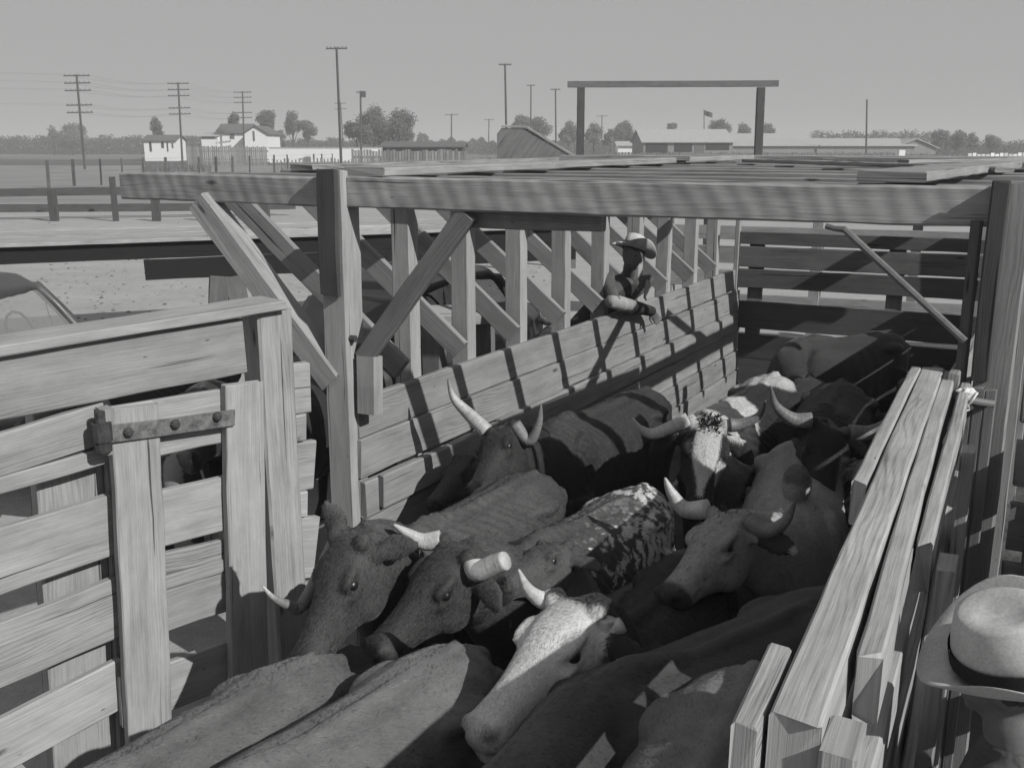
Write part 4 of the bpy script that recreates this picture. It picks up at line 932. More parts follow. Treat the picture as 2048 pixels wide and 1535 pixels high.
# ------------------------------------------------------------------ two parked cars of the period
def carmat(name, base):
    m, n, b = newmat(name); T = NT(n); o = T.obj(); d = T.noise(o, 4, 5, .6)
    n.links.new(T.grey(T.math('MULTIPLY', T.ramp(d, .3, .7, .8, 1.25), base)), b.inputs['Base Color']); n.links.new(T.ramp(d, .3, .7, .3, .6), b.inputs['Roughness']); b.inputs['Specular IOR Level'].default_value = .5
    return m
M['paint'] = carmat('dusty_dark_paint', .045); M['paint2'] = carmat('dusty_grey_paint', .075)
M['tyre'] = plain('tyre_rubber', .025, .85, .3, 8); M['chrome'] = plain('worn_chrome', .5, .3, .1, 8, .8)
gm_, gn_, gb_ = newmat('car_glass'); gb_.inputs['Base Color'].default_value = (.25, .25, .25, 1); gb_.inputs['Roughness'].default_value = .05; gb_.inputs['Transmission Weight'].default_value = .0; gb_.inputs['Alpha'].default_value = .45
M['glass'] = gm_
def car(label, loc, yaw, paint, group):
    fx = V((math.cos(yaw), math.sin(yaw), 0)); fy = V((-fx.y, fx.x, 0)); o = V(loc); up = V((0, 0, 1))
    t = thing('parked_car', label, 'car', loc, group)
    Q = lambda x, y, z: o + fx * x + fy * y + up * z
    def add(name, parts, mat, vox=.03, parent=None):
        me = fuse(name, parts, vox, 4); me.materials.clear(); me.materials.append(mat); me.polygons.foreach_set('use_smooth', [True] * len(me.polygons)); me.transform(Matrix.Translation(-o))
        at = me.attributes.new('tone', 'FLOAT', 'POINT'); at.data.foreach_set('value', [1.0] * len(me.vertices))
        q = bpy.data.objects.new(name, me); COL.objects.link(q); q.parent = parent or t; ORG[q.name] = o; return q
    # lower body (cowl, tub, tail) and hood
    tub = loft([(Q(-2.05, 0, .72), fy, up, .35, .16, 2.5), (Q(-1.9, 0, .78), fy, up, .56, .30, 2.8), (Q(-1.4, 0, .82), fy, up, .68, .38, 3.2), (Q(-.4, 0, .82), fy, up, .74, .40, 3.5), (Q(.45, 0, .82), fy, up, .70, .40, 3.5), (Q(.75, 0, .85), fy, up, .58, .38, 3)])
    hood = loft([(Q(.6, 0, .86), fy, up, .52, .36, 2.6), (Q(1.2, 0, .84), fy, up, .40, .34, 2.5), (Q(1.75, 0, .80), fy, up, .28, .33, 2.4), (Q(1.85, 0, .78), fy, up, .2, .28, 2.4)])
    add('body', [tub, hood], paint)
    # cabin: pillars and roof as a shell with open windows
    roof = loft([(Q(-1.35, 0, 1.45), fy, up, .42, .10, 2.6), (Q(-1.15, 0, 1.60), fy, up, .54, .10, 2.6), (Q(-.5, 0, 1.70), fy, up, .60, .09, 2.8), (Q(.1, 0, 1.67), fy, up, .58, .08, 2.8), (Q(.32, 0, 1.60), fy, up, .52, .05, 2.6)])
    cab = [roof]
    for s_ in (1, -1):
        cab.append(limb([Q(.26, .53 * s_, 1.62), Q(.45, .58 * s_, 1.40), Q(.64, .62 * s_, 1.14)], [.055, .055, .07]))
        cab.append(limb([Q(-.42, .585 * s_, 1.64), Q(-.42, .66 * s_, 1.16)], [.045, .05])); cab.append(limb([Q(-1.25, .50 * s_, 1.5), Q(-1.45, .58 * s_, 1.12)], [.10, .14])); cab.append(limb([Q(.30, .57 * s_, 1.58), Q(.33, .655 * s_, 1.16)], [.014, .014]))
    cab.append(loft([(Q(-1.30, 0, 1.58), fy, fx, .5, .08, 3), (Q(-1.52, 0, 1.3), fy, fx, .55, .10, 3), (Q(-1.7, 0, 1.08), fy, fx, .55, .12, 3)]))
    add('cabin', cab, paint, .022)
    one('windscreen', M['glass'], t, lambda m: m.prism([Q(.30, .5, 1.58), Q(.62, .56, 1.18), Q(.62, -.56, 1.18), Q(.30, -.5, 1.58)], fx * .006))
    one('seat', M['tyre'], t, lambda m: (m.board(Q(-.55, 0, .95), Q(-.72, 0, 1.40), 1.15, .16, fy), m.board(Q(-.5, 0, .9), Q(.0, 0, .9), 1.15, .14, fy)))
    one('steering_wheel', M['tyre'], t, lambda m: m.tube([Q(.22 - .12 * math.sin(k * .5236) * .5, .30 + .19 * math.cos(k * .5236), 1.2 + .19 * math.sin(k * .5236)) for k in range(13)], .013, 6))
    for s_ in (1, -1):
        add('fender', [limb([Q(1.85, .56 * s_, .5), Q(1.75, .6 * s_, .76), Q(1.4, .64 * s_, .88), Q(1.0, .66 * s_, .78), Q(.7, .68 * s_, .45)], [(.14, .05), (.17, .07), (.18, .08), (.18, .07), (.16, .04)], side=fy)], paint)
        add('fender', [limb([Q(-.75, .70 * s_, .42), Q(-.95, .70 * s_, .74), Q(-1.3, .68 * s_, .88), Q(-1.7, .66 * s_, .76), Q(-1.95, .62 * s_, .42)], [(.13, .04), (.17, .07), (.18, .09), (.17, .08), (.13, .05)], side=fy)], paint)
        one('running_board', paint, t, lambda m: m.board(Q(-.8, .72 * s_, .38), Q(.75, .72 * s_, .38), .22, .04, fy, 1.0))
        hl = one('headlight', M['chrome'], t, lambda m: m.tube([Q(1.45, .42 * s_, .98), Q(1.62, .42 * s_, .98), Q(1.68, .42 * s_, .98)], [.05, .10, .105], 12), smooth=True)
        for x in (1.35, -1.3):
            w = one('wheel', M['tyre'], t, lambda m: m.tube([Q(x, .56 * s_, .34), Q(x, .58 * s_, .34), Q(x, .70 * s_, .34), Q(x, .72 * s_, .34)], [.30, .34, .34, .30], 20), smooth=False)
            one('hub', M['chrome'], w, lambda m: m.tube([Q(x, .71 * s_, .34), Q(x, .735 * s_, .34), Q(x, .75 * s_, .34)], [.17, .15, .06], 14))
    for x in (2.05, -2.2): one('bumper', M['chrome'], t, lambda m: m.tube([Q(x - .12 * (1 if x > 0 else -1), .7, .48), Q(x, .45, .48), Q(x, -.45, .48), Q(x - .12 * (1 if x > 0 else -1), -.7, .48)], .04, 8))
    return t
car('grey coupe with an open side window parked behind the left fence', (-4.86, 8.95, 0), math.radians(-8), M['paint2'], 'parked cars')
car('dark car with rounded fenders parked behind the braced side wall', (-.75, 10.1, 0), math.radians(60), M['paint'], 'parked cars')
# timber trestle standing behind the studs
tr_ = thing('timber_trestle', 'low timber trestle with flat caps standing behind the studs', 'trestle', tuple(atz(890, 760, 0.3)))
ta, tb = aty(850, 632, 8.1), aty(985, 628, 8.6)
one('cap', M['gate'], tr_, lambda m: m.board(ta, tb, .26, .09, BN))
for u in (866, 893, 965):
    p = ta.lerp(tb, (u - 850) / 135); one('leg', M['mid'], tr_, lambda m: m.board(V((p.x, p.y, 0)), V((p.x, p.y, p.z - .05)), .17, .12, BD, 1.1))

# ------------------------------------------------------------------ loading platform, rail fence, wire fence in the yard
ZP = 1.65
lp = thing('loading_platform', 'long plank loading platform on splayed legs in the sandy yard', 'platform', (-6, 14, 0))
d0, d1 = atz(-40, 492, ZP), atz(1150, 452, ZP)
dd_ = (d1 - d0).normalized(); dn = V((-dd_.y, dd_.x, 0))
dm = MB()
for k in range(5): dm.board(d0 + dn * (.15 + .5 * k), d1 + dn * (.15 + .5 * k), .49, .05, dn, R.uniform(.95, 1.2))
dm.build('deck', M['old'], lp)
one('edge_beam', M['black'], lp, lambda m: m.board(d0 + V((0, 0, -.14)) + dn * .05, d1 + V((0, 0, -.14)) + dn * .05, .22, .1, (0, 0, 1), 1))
q0, q1 = atz(290, 497, 1.0), d1
q0 = d0 + dd_ * ((atz(290, 490, ZP) - d0).dot(dd_))
one('skirt_board', M['black'], lp, lambda m: m.board(q0 + V((0, 0, -.39)), d1 + V((0, 0, -.39)), .27, .09, (0, 0, 1), .9))
one('kick_board', M['old'], lp, lambda m: m.board(d0 + dd_ * 2.8 + V((0, 0, .06)) - dn * .02, d0 + dd_ * 5.6 + V((0, 0, .06)) - dn * .02, .1, .05, (0, 0, 1), 1.1))
for u in (455, 700, 960):
    b0 = d0 + dd_ * ((atz(u, 480, ZP) - d0).dot(dd_))
    for k in (-1, 1):
        one('leg', M['mid'], lp, lambda m: m.board(V((b0.x, b0.y, 0)) + dd_ * (k * .22) - dn * .1, V((b0.x, b0.y, 1.12)) + dd_ * (k * .10), .26, .12, dd_, .75))
    one('leg', M['mid'], lp, lambda m: m.board(V((b0.x, b0.y, 0)) + dd_ * .62 - dn * .1, V((b0.x, b0.y, 1.12)) + dd_ * .32, .08, .08, dd_, .9))
rf = thing('rail_fence', 'weathered two-rail timber fence beyond the loading platform', 'fence', tuple(atz(105, 440, 0)))
f0, f1 = atz(-60, 441, 0), atz(560, 441, 0)
for z, sl in ((1.05, .0), (.45, .0)):
    one('rail', M['mid'], rf, lambda m: m.board(V((f0.x, f0.y, z)), V((f1.x, f1.y + 3, z)), .32, .08, (0, 0, 1), .5, warp=.04))
for u, h in ((105, 1.2), (228, 1.7), (310, .9), (420, 1.2), (530, 1.2)):
    p = atz(u, 443, 0)
    one('post', M['mid'], rf, lambda m: m.board(V((p.x, p.y + .2, 0)), V((p.x, p.y + .2, h)), .3 if u != 228 else .18, .2, (1, 0, 0), .5))
wf = thing('wire_fence', 'wire fence on thin posts crossing the pasture at the left', 'fence', tuple(atz(100, 372, 0)))
pts = [(98, 376, .16), (149, 372, .16), (203, 370, .1), (246, 367, .1), (288, 363, .1), (333, 360, .17), (399, 358, .12), (433, 357, .17), (466, 356, .17), (500, 352, .1), (549, 347, .14), (575, 345, .12), (628, 342, .14), (644, 341, .14), (665, 340, .1)]
pw = [(atz(u, v, 0), w) for u, v, w in pts]
for p, w in pw:
    one('post', M['polew'], wf, lambda m: m.board(V((p.x, p.y, 0)), V((p.x + .05, p.y, 1.9)), w * 1.15, w, (1, 0, 0), R.uniform(.7, 1.8)))
def wires(m):
    for z in (.5, 1.0, 1.4, 1.8):
        for (a, _), (b, _) in zip(pw, pw[1:]): m.tube([V((a.x, a.y, z)), V((b.x, b.y, z))], .008, 3)
one('wire', M['wire'], wf, wires)
sf = thing('picket_fence', 'low weathered picket fence crossing in front of the far stock pens', 'fence', tuple(atz(640, 333, 0)))
def pick(m):
    a, b = atz(548, 345, 0), atz(990, 336, 0); n = 70
    for k in range(n):
        p = a.lerp(b, k / n); m.board(p, p + V((0, 0, R.uniform(1.15, 1.5))), .16, .05, (1, 0, 0), R.uniform(.6, 1.2))
    for z in (.4, 1.0): m.board(a + V((0, 0, z)), b + V((0, 0, z)), .12, .05, (0, 0, 1), .8)
one('pickets', M['wall'], sf, pick)

# ------------------------------------------------------------------ poles
def pole(u0, vt, ub, Y, arms, r, label, grp, armw=3.0, name='telegraph_pole', extra=None):
    top = aty(u0, vt, Y); base = V((aty(ub, 340, Y).x, Y, 0))
    t = thing(name, label, 'pole', tuple(base), grp)
    one('shaft', M['polew'], t, lambda m: m.tube([base, top], [r * 1.25, r], 8, 1.0))
    ax = (top - base).normalized(); sx = V((1, .15, .02)).normalized()
    for d, w in arms:
        c = top - ax * d
        def arm(m):
            m.board(c - sx * w / 2, c + sx * w / 2, .13, .12, (0, 0, 1), 1.0)
            for k in range(6): 
                p = c + sx * w * (-.45 + .18 * k); m.tube([p, p + V((0, 0, .22))], .045, 5, 2.2)
        one('crossarm', M['polew'], t, arm)
    if extra: extra(t, top)
    return t, top
five = [(.15, 3.0), (1.0, 3.0), (1.85, 3.0), (3.55, 3.0), (4.4, 3.0)]
tops = []
for a in ((153, 149, 170, 125, 'five-armed telegraph pole nearest the left edge, leaning slightly'), (356, 165, 366, 150, 'five-armed telegraph pole second from the left, by the low white house'), (485, 183, 490, 180, 'five-armed telegraph pole in front of the white gabled house')):
    t, top = pole(a[0], a[1], a[2], a[3], five, .13, a[4], 'telegraph poles along the railway'); tops.append(top)
pole(673, 95, 683, 100, [(.1, 2.0)], .11, 'tallest bare pole with one crossarm at its top', 'power poles', name='power_pole')
pole(1010, 128, 1014, 130, [(.1, 1.6)], .12, 'tall pole with one short crossarm left of the timber frame', 'power poles', name='power_pole')
pole(681, 205, 689, 230, [(.2, 2.6), (1.4, 2.6)], .11, 'small two-armed pole just behind the tallest pole', 'power poles', name='power_pole')
pole(1062, 170, 1061, 190, [(.1, 1.6)], .12, 'thin power pole rising over the trees left of the frame', 'power poles', name='power_pole')
pole(1111, 178, 1112, 170, [(.1, 1.6)], .12, 'thin power pole just left of the timber frame', 'power poles', name='power_pole')
pole(903, 228, 903, 230, [(.2, 3.0)], .14, 'short distant power pole right of the large tree clump', 'power poles', name='power_pole')
pole(978, 238, 977, 280, [(.2, 2.8)], .14, 'faint distant power pole behind the wooden ramp', 'power poles', name='power_pole')
pole(1204, 230, 1203, 280, [(.3, 3.0)], .14, 'faint distant power pole inside the timber frame', 'power poles', name='power_pole')
pole(1734, 199, 1731, 150, [], .12, 'bare pole standing before the long low barn', 'power poles', name='power_pole')
pole(803, 222, 803, 250, [(.2, 3.0)], .13, 'distant power pole behind the large tree clump', 'power poles', name='power_pole')
def lampx(t, top):
    one('lamp_box', M['polew'], t, lambda m: m.box(top + V((.4, 0, -.5)), .75, .5, .9, 0, .7))
pole(721, 182, 723, 160, [(.2, 1.3)], .14, 'dark signal mast with a box at its head beside the tree clump', None, name='signal_mast', extra=lampx)
def flagx(t, top):
    def fl(m):
        n = 8
        for i in range(n):
            a, b = i / n, (i + 1) / n; f = lambda s: V((top.x + s * 1.5, top.y + .15 * math.sin(s * 7), top.z - .1 - s * .5))
            m.prism([f(a), f(b), f(b) + V((0, 0, -.8)), f(a) + V((0, 0, -.8))], (0, .02, 0))
    one('flag', M['polew'], t, fl)
pole(1408, 219, 1408, 175, [], .07, 'flagpole with a small dark flag behind the long shed', None, name='flag_pole', extra=flagx)
wm = MB()
for k in range(len(tops) - 1):
    for d in (.05, .9, 1.75, 3.45, 4.3):
        for w in (-1.3, -.8, .8, 1.3):
            a, b = tops[k] + V((w, 0, -d)), tops[k + 1] + V((w, 0, -d))
            wm.tube([a.lerp(b, i / 6) - V((0, 0, .9 * 4 * (i / 6) * (1 - i / 6) * .6)) for i in range(7)], .006, 3)
for d in (.05, .9, 1.75, 3.45):
    for w in (-1.3, 1.3):
        a = tops[0] + V((w, 0, -d)); b = a + V((-26, -24, 1.0)); wm.tube([a.lerp(b, i / 6) - V((0, 0, 3.6 * .6 * (i / 6) * (1 - i / 6))) for i in range(7)], .006, 3)
tag(wm.build('telegraph_wires', M['wire']), 'thin wires strung between the five-armed telegraph poles', 'wires')

# ------------------------------------------------------------------ far buildings
def at0(u, v, Y): p = aty(u, v, Y); return p
def house(name, label, cat, u0, u1, ve, vr, Y, depth, wallm, roofm, ridge='x', openings=(), base=None):
    """gabled building: front corners at columns u0,u1, eaves at row ve, ridge at row vr, distance Y"""
    a, b = aty(u0, ve, Y), aty(u1, ve, Y); zr = aty(u0, vr, Y + depth / 2).z; ze = (a.z + b.z) / 2
    t = thing(name, label, cat, ((a.x + b.x) / 2, Y, 0))
    x0, x1, y0, y1 = a.x, b.x, Y, Y + depth
    def walls(m):
        if ridge == 'x':
            m.prism([(x0, y0, 0), (x0, y1, 0), (x0, y1, ze), (x0, (y0 + y1) / 2, zr - .15), (x0, y0, ze)], (x1 - x0, 0, 0))
        else:
            m.prism([(x0, y0, 0), (x1, y0, 0), (x1, y0, ze), ((x0 + x1) / 2, y0, zr - .15), (x0, y0, ze)], (0, y1 - y0, 0))
    one('wall', wallm, t, walls)
    def roof(m):
        o, e = .4, .35
        if ridge == 'x':
            ym = (y0 + y1) / 2
            for ya, s in ((y0 - o, 1), (y1 + o, -1)):
                p = [(x0 - e, ya, ze - .1), (x1 + e, ya, ze - .1), (x1 + e, ym, zr), (x0 - e, ym, zr)]
                m.prism(p, (0, 0, .12))
        else:
            xm = (x0 + x1) / 2
            for xa in (x0 - o, x1 + o):
                m.prism([(xa, y0 - e, ze - .1), (xm, y0 - e, zr), (xm, y1 + e, zr), (xa, y1 + e, ze - .1)], (0, 0, .12))
    one('roof', roofm, t, roof)
    for (nm, ua, ub, va, vb, mat) in openings:
        p, q = aty(ua, va, Y - .05), aty(ub, vb, Y - .05)
        one(nm, mat, t, lambda m: m.prism([(p.x, Y - .06, p.z), (q.x, Y - .06, p.z), (q.x, Y - .06, q.z), (p.x, Y - .06, q.z)], (0, .05, 0)))
    return t
house('cottage', 'small white cottage with dark openings left of the second telegraph pole', 'house', 287, 350, 281, 271, 190, 6, M['white'], M['roofd'], 'x',
      (('door', 298, 304, 283, 303, M['shade']), ('window', 322, 328, 283, 296, M['shade']), ('door', 333, 337, 284, 303, M['shade']), ('window', 343, 347, 286, 296, M['roofd'])))
house('farmhouse', 'white farmhouse with a long grey roof behind the third telegraph pole', 'house', 434, 495, 266, 249, 185, 8, M['white'], M['roofd'], 'x',
      (('window', 459, 469, 264, 278, M['roofd']),))
house('farmhouse_wing', 'white gabled wing with one narrow window at the right of the farmhouse', 'house', 488, 534, 268, 253, 182, 10, M['white'], M['roofd'], 'y',
      (('window', 505, 510, 262, 282, M['roofd']),))
house('lean_to', 'white lean-to with a dark strip window at the left of the farmhouse', 'shed', 402, 433, 272, 266, 184, 6, M['white'], M['roofg'], 'x',
      (('window', 403, 430, 273, 278, M['roofd']),))
house('stock_shed', 'dark open-fronted stock shed above the weathered pen boards', 'shed', 765, 925, 293, 285, 120, 7, M['dark'], M['roofd'], 'x')
house('long_shed', 'long shed with a pale roof and dark open bays seen through the timber frame', 'shed', 1287, 1466, 284, 260, 150, 14, M['wall'], M['roofg'], 'x',
      (('bay', 1292, 1335, 285, 306, M['shade']), ('bay', 1349, 1384, 285, 304, M['shade']), ('bay', 1412, 1458, 285, 300, M['shade']), ('bay', 1390, 1408, 286, 306, M['roofd'])))
house('barn', 'long low barn with a pale roof right of the timber frame', 'barn', 1462, 1830, 291, 278, 155, 16, M['wall'], M['roofg'], 'x')
house('barn_wing', 'gabled end wing at the right of the long low barn', 'barn', 1790, 1872, 296, 279, 156, 16, M['wall'], M['roofg'], 'y')
house('back_barn', 'pale roofed barn partly hidden behind the long low barn', 'barn', 1470, 1622, 279, 268, 190, 12, M['wall'], M['roofg'], 'x')
house('hut', 'tiny pale hut left of the long shed', 'shed', 1236, 1280, 291, 284, 170, 4, M['white'], M['roofg'], 'x')
ww = thing('white_wall', 'long low white wall right of the farmhouse', 'wall', tuple(atz(650, 318, 0)))
a, b = aty(538, 296, 170), aty(762, 296, 170)
one('panel', M['white'], ww, lambda m: m.prism([(a.x, 170, 0), (b.x, 170, 0), (b.x, 170, b.z), (a.x, 170, a.z)], (0, .3, 0)))
one('coping', M['roofg'], ww, lambda m: m.prism([(a.x - .1, 169.9, a.z), (b.x + .1, 169.9, a.z), (b.x + .1, 169.9, a.z + .12), (a.x - .1, 169.9, a.z + .12)], (0, .5, 0)))
def boardfence(name, label, u0, u1, vt, Y, mat, gap=.25, kind='upright'):
    a, b = aty(u0, vt, Y), aty(u1, vt, Y); t = thing(name, label, 'fence', ((a.x + b.x) / 2, Y, 0))
    def bd(m):
        n = int((b.x - a.x) / gap)
        for k in range(n):
            x = a.x + k * gap; z = a.z + (b.z - a.z) * k / n
            m.board(V((x, Y, 0)), V((x, Y, z + R.uniform(-.12, .08))), gap * .82, .06, (1, 0, 0), R.uniform(.7, 1.2))
    one('boards', mat, t, bd)
    one('rail', mat, t, lambda m: (m.board(V((a.x, Y + .09, a.z * .75)), V((b.x, Y + .09, b.z * .75)), .2, .08, (0, 0, 1)), m.board(V((a.x, Y + .09, a.z * .3)), V((b.x, Y + .09, b.z * .3)), .2, .08, (0, 0, 1))))
    return t
boardfence('yard_fence', 'grey board fence in front of the white farmhouse', 375, 536, 293, 150, M['wall'], .3)
boardfence('pen_boards', 'weathered upright boards of the stock pen before the dark shed', 705, 940, 300, 90, M['wall'], .26)
boardfence('weed_fence', 'low dark fence before the long shed and barn', 1150, 1800, 305, 130, M['mid'], .4)
boardfence('corner_fence', 'dark board fence at the far right beyond the barn', 1812, 1945, 308, 120, M['mid'], .3)
boardfence('white_fence', 'white picket fence at the far right edge', 1940, 2080, 306, 95, M['white'], .42)
pw_ = thing('gate_pillar', 'white square pillar at the corner of the dark fence by the barn', 'pillar', tuple(atz(1803, 325, 0)))
pp = aty(1803, 300, 118)
one('shaft', M['white'], pw_, lambda m: m.board(V((pp.x, 118, 0)), V((pp.x, 118, pp.z)), .7, .6, (1, 0, 0), 1))
# timber frame like a goal
gf = thing('goal_frame', 'tall goal-like timber frame standing over the far pens', 'gateway', tuple(atz(1340, 345, 0)))
Yg = 42.0
a, b = aty(1135, 169, Yg), aty(1556, 167, Yg)
one('crossbar', M['mid'], gf, lambda m: m.board(a, b, .24, .24, (0, 0, 1), .85))
for ut, ub in ((1162, 1161), (1522, 1517)):
    p, q = aty(ut, 175, Yg), aty(ub, 330, Yg)
    one('upright', M['mid'], gf, lambda m: m.board(V((q.x, Yg, 0)), p, .3, .26, (1, 0, 0), .42))
# wooden ramp side panel
rmp = thing('chute_ramp', 'solid wooden ramp side with a sloping top edge, left of the timber frame', 'ramp', tuple(atz(1060, 345, 0)))
Yr = 24.0
pp = [aty(994, 268, Yr), aty(1003, 256, Yr), aty(1054, 258, Yr), aty(1152, 318, Yr), aty(1155, 350, Yr), aty(994, 350, Yr)]
one('side_panel', M['mid'], rmp, lambda m: m.prism(pp, (.0, .12, 0), 1.0))
one('top_edge', M['wall'], rmp, lambda m: (m.board(aty(1054, 257, Yr) + V((0, .06, .03)), aty(1154, 318, Yr) + V((0, .06, .03)), .2, .05, (0, 1, 0), 1.1), m.board(aty(1003, 255, Yr) + V((0, .06, .03)), aty(1054, 257, Yr) + V((0, .06, .03)), .2, .05, (0, 1, 0), 1.1)))
one('floor', M['wall'], rmp, lambda m: m.prism([aty(994, 300, Yr) + V((0, .2, 0)), aty(1150, 330, Yr) + V((0, .2, 0)), aty(1150, 336, Yr) + V((0, .2, 0)), aty(994, 306, Yr) + V((0, .2, 0))], (0, 1.6, 0), .8))
for u in (1000, 1150):
    p = aty(u, 300, Yr); one('post', M['mid'], rmp, lambda m: m.board(V((p.x, Yr + .25, 0)), V((p.x, Yr + .25, 2.2)), .15, .15, (1, 0, 0)))

# ------------------------------------------------------------------ trees and shrubs far off
def tree(u, vt, vb, wpx, Y, label, grp, seed, mat='leaf', name='tree', lobes=17, dens=1.0, trunk=.3):
    r = random.Random(seed); top = aty(u, vt, Y); bot = max(0.0, aty(u, vb, Y).z); rad = wpx / 2 * Y / FPX; H = top.z
    t = thing(name, label, 'tree', (top.x, Y, 0), grp)
    cz = bot + (H - bot) * trunk
    def tr(m):
        m.tube([V((top.x, Y, 0)), V((top.x + r.uniform(-.3, .3), Y, H * .45)), V((top.x, Y, H * .85))], [.03 * H + .05, .02 * H, .006 * H], 6, 1)
        for k in range(5):
            an = r.uniform(0, 6.3); z0 = H * r.uniform(.25, .5); m.tube([V((top.x, Y, z0)), V((top.x + math.cos(an) * rad * .6, Y + math.sin(an) * rad * .6, z0 + H * .25))], [.012 * H, .004 * H], 5, 1)
    one('trunk', M['trunk'], t, tr)
    cl = []
    for k in range(lobes):
        an = r.uniform(0, 6.3); q = math.sqrt(r.random()) * .92; z = cz + (H - cz) * r.uniform(.12, .82); fade = 1 - .45 * (z - cz) / (H - cz)
        cl.append((top.x + math.cos(an) * rad * q * fade, Y + math.sin(an) * rad * q, z, r.uniform(.22, .5) * min(rad, (H - cz) * .75), r.uniform(.75, 1.25)))
    cl.append((top.x, Y, H - .2 * (H - cz), .22 * (H - cz), 1.0))
    def crown(m):
        s = max(.16, Y / FPX * 2.0)
        for (x, y, z, q, tn) in cl:
            n = int(130 * dens * max(1.0, min(3.2, (q / s / 3) ** 2)))
            for _ in range(n):
                d = V((r.gauss(0, 1), r.gauss(0, 1), r.gauss(0, 1))).normalized() * q * (r.random() ** .45) * r.uniform(.7, 1.45)
                p = V((x, y, z)) + d; a1 = V((r.gauss(0, 1), r.gauss(0, 1), r.gauss(0, .6))).normalized(); b1 = a1.orthogonal().normalized(); w = s * r.uniform(.5, 1.3)
                m.add([p - a1 * w, p + b1 * w * .6, p + a1 * w, p - b1 * w * .6], [(0, 1, 2, 3)], [[(0, 0)] * 4], tn * r.uniform(.85, 1.15))
    one('crown', M[mat], t, crown)
TR = [(310, 236, 292, 24, 200, 'dark narrow tree rising behind the white cottage'), (141, 252, 292, 60, 300, 'low rounded tree behind the first telegraph pole'),
      (103, 254, 290, 14, 300, 'thin little tree near the left edge'), (467, 226, 270, 22, 200, 'dark tree poking above the farmhouse roof'),
      (533, 222, 290, 42, 210, 'two-headed dark tree at the right of the farmhouse'), (584, 222, 288, 34, 230, 'tall slender tree right of the farmhouse'),
      (613, 240, 290, 34, 230, 'rounded dark tree over the left of the white wall'), (560, 260, 292, 22, 260, 'small bush tree behind the white wall'),
      (748, 211, 290, 84, 180, 'tallest tree of the clump beside the signal mast'), (795, 220, 290, 68, 182, 'right tree of the clump beside the signal mast'),
      (712, 247, 292, 50, 184, 'low left tree of the clump beside the signal mast'), (845, 268, 292, 26, 320, 'small bushy tree right of the large clump'),
      (1040, 233, 292, 44, 240, 'dark tree behind the wooden ramp'), (1078, 236, 292, 50, 235, 'broad tree behind the thin power poles'),
      (1138, 243, 300, 44, 230, 'grey tree beside the left upright of the timber frame'), (1188, 246, 300, 36, 230, 'slim grey tree inside the left of the timber frame'),
      (1250, 245, 300, 48, 230, 'rounded tree left of the long shed'), (1222, 258, 300, 30, 228, 'low dark shrub tree left of the long shed'),
      (1441, 240, 268, 48, 260, 'domed dark tree above the roof of the long shed'), (1488, 250, 272, 34, 262, 'small dark tree behind the right end of the long shed'),
      (1533, 248, 272, 34, 262, 'pointed tree at the right upright of the timber frame'), (1345, 247, 262, 24, 262, 'small tree top over the left of the long shed'),
      (1880, 262, 296, 44, 220, 'dark tree at the right end of the barn'), (1918, 262, 296, 40, 222, 'rounded dark tree beyond the barn end'),
      (1945, 266, 296, 26, 224, 'slim dark tree beyond the barn end'), (1985, 272, 298, 34, 230, 'low tree near the right edge')]
for i, (u, vt, vb, w, Y, lb) in enumerate(TR):
    tree(u, vt, vb, w, Y, lb, 'trees on the far side of the yard', 20 + i, 'leaf2' if 1100 < u < 1200 else 'leaf', trunk=.28 if (vb - vt > 40 and w < 60) else .04, dens=1.3 if w > 40 else 1.0)
def thicket(name, spans, seed):
    r = random.Random(seed); m = MB()
    for (u0, u1, vt, Y) in spans:
        n = int((u1 - u0) * 36)
        for _ in range(n):
            u = r.uniform(u0, u1); k = r.random(); hz = aty(u, vt + 4 * math.sin(u * .11) + 3 * math.sin(u * .31 + 1), Y).z
            p = V((aty(u, 290, Y).x, Y + r.uniform(-6, 6), max(.1, hz * (1 - k)))); w = Y / FPX * 2.0 * r.uniform(.6, 1.5)
            a1 = V((r.gauss(0, 1), r.gauss(0, 1), r.gauss(0, .6))).normalized(); b1 = a1.orthogonal().normalized()
            m.add([p - a1 * w, p + b1 * w * .6, p + a1 * w, p - b1 * w * .6], [(0, 1, 2, 3)], [[(0, 0)] * 4], r.uniform(.35, .5))
    return tag(m.build(name, M['leaf']), 'dark line of distant trees along the horizon', 'woods', kind='stuff')
thicket('far_woods', [(-60, 560, 276, 330), (540, 760, 280, 340), (830, 1010, 281, 340), (1625, 1880, 266, 300), (1860, 2100, 286, 280), (1130, 1300, 281, 330), (960, 1140, 281, 320)], 5)
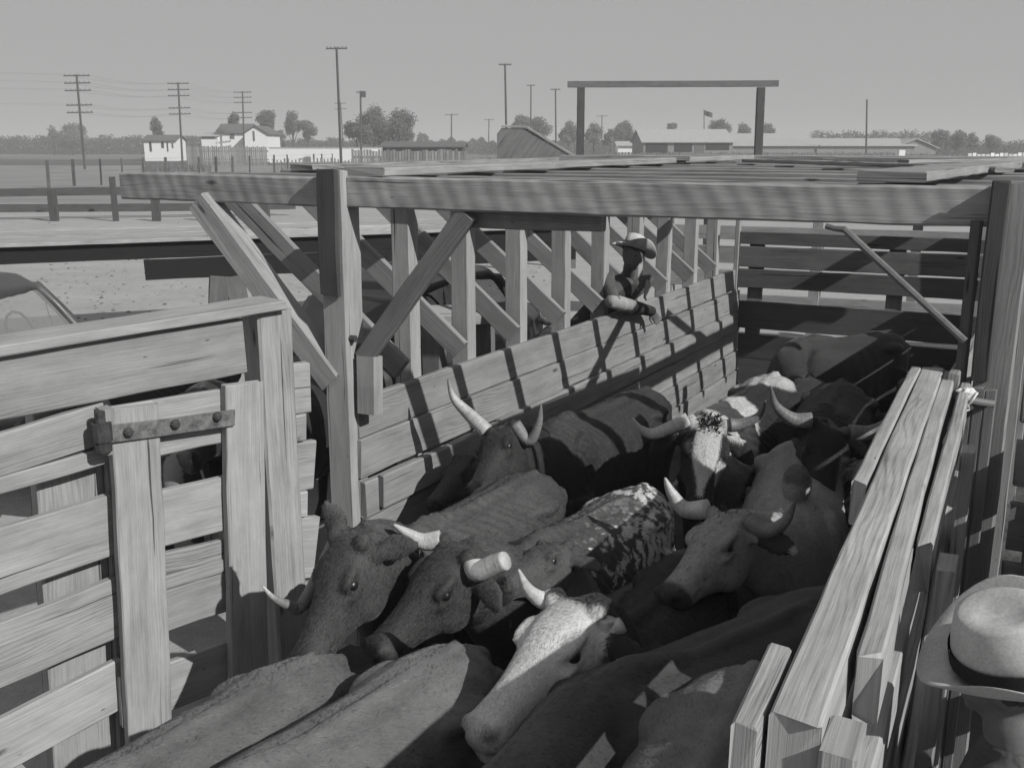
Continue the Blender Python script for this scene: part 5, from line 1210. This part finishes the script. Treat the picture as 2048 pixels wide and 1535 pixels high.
# roadside weeds in front of the far fences
def weeds(seed):
    r = random.Random(seed); m = MB()
    for _ in range(2200):
        u = r.choice((r.uniform(1560, 1800), r.uniform(1150, 1300), r.uniform(780, 930), r.uniform(280, 420))); Y = r.uniform(112, 128)
        x = aty(u, 310, Y).x; h = r.uniform(.2, .9); w = .12
        m.add([(x - w, Y, 0), (x + w, Y, 0), (x + r.uniform(-.2, .2), Y + .1, h)], [(0, 1, 2)], [[(0, 0)] * 3], r.uniform(.6, 1.4))
    return tag(m.build('weeds', M['leaf2']), 'rough weeds along the far fence lines', 'weeds', kind='stuff')
weeds(3)

def litter(seed):
    r = random.Random(seed); m = MB()
    for _ in range(1500):
        u, v = r.uniform(-20, 1150), r.uniform(445, 720); p = atz(u, v, 0)
        if r.random() < .55:
            a_ = r.uniform(0, 6.3); L_ = r.uniform(.04, .16); dx = V((math.cos(a_), math.sin(a_), .05)) * L_; q = V((-math.sin(a_), math.cos(a_), 0)) * .008
            m.add([p - dx - q, p - dx + q, p + dx + q + V((0, 0, .02)), p + dx - q + V((0, 0, .02))], [(0, 1, 2, 3)], [[(0, 0)] * 4], r.uniform(.7, 2.2))
        else: m.ball(p, r.uniform(.012, .05), 5, r.uniform(.5, 1.8), (1, r.uniform(.6, 1.2), .6))
    return tag(m.build('yard_litter', M['mid'], loc=(0, 0, 0)), 'straw stems and small stones scattered over the sandy yard', 'litter', kind='stuff')
litter(9)

# ------------------------------------------------------------------ dusty air
hz_ = MB(); hx, hy0, hy1, hz0, hz1 = 1600.0, -260.0, 2500.0, -1.0, 24.0
q = [(-hx, hy0, hz0), (hx, hy0, hz0), (hx, hy1, hz0), (-hx, hy1, hz0), (-hx, hy0, hz1), (hx, hy0, hz1), (hx, hy1, hz1), (-hx, hy1, hz1)]
fs_ = [(0, 3, 2, 1), (4, 5, 6, 7), (0, 1, 5, 4), (1, 2, 6, 5), (2, 3, 7, 6), (3, 0, 4, 7)]
hz_.add(q, fs_, [[(0, 0)] * 4 for _ in fs_], 1.0)
hm_ = bpy.data.materials.new('dusty_air'); hm_.use_nodes = True; hn_ = hm_.node_tree; hn_.nodes.clear()
ho_ = hn_.nodes.new('ShaderNodeOutputMaterial'); hv_ = hn_.nodes.new('ShaderNodeVolumePrincipled'); hv_.inputs['Color'].default_value = (.9, .9, .9, 1); hv_.inputs['Density'].default_value = .0016
hn_.links.new(hv_.outputs[0], ho_.inputs['Volume'])
tag(hz_.build('haze', hm_, loc=(0, 0, 0)), kind='stuff')
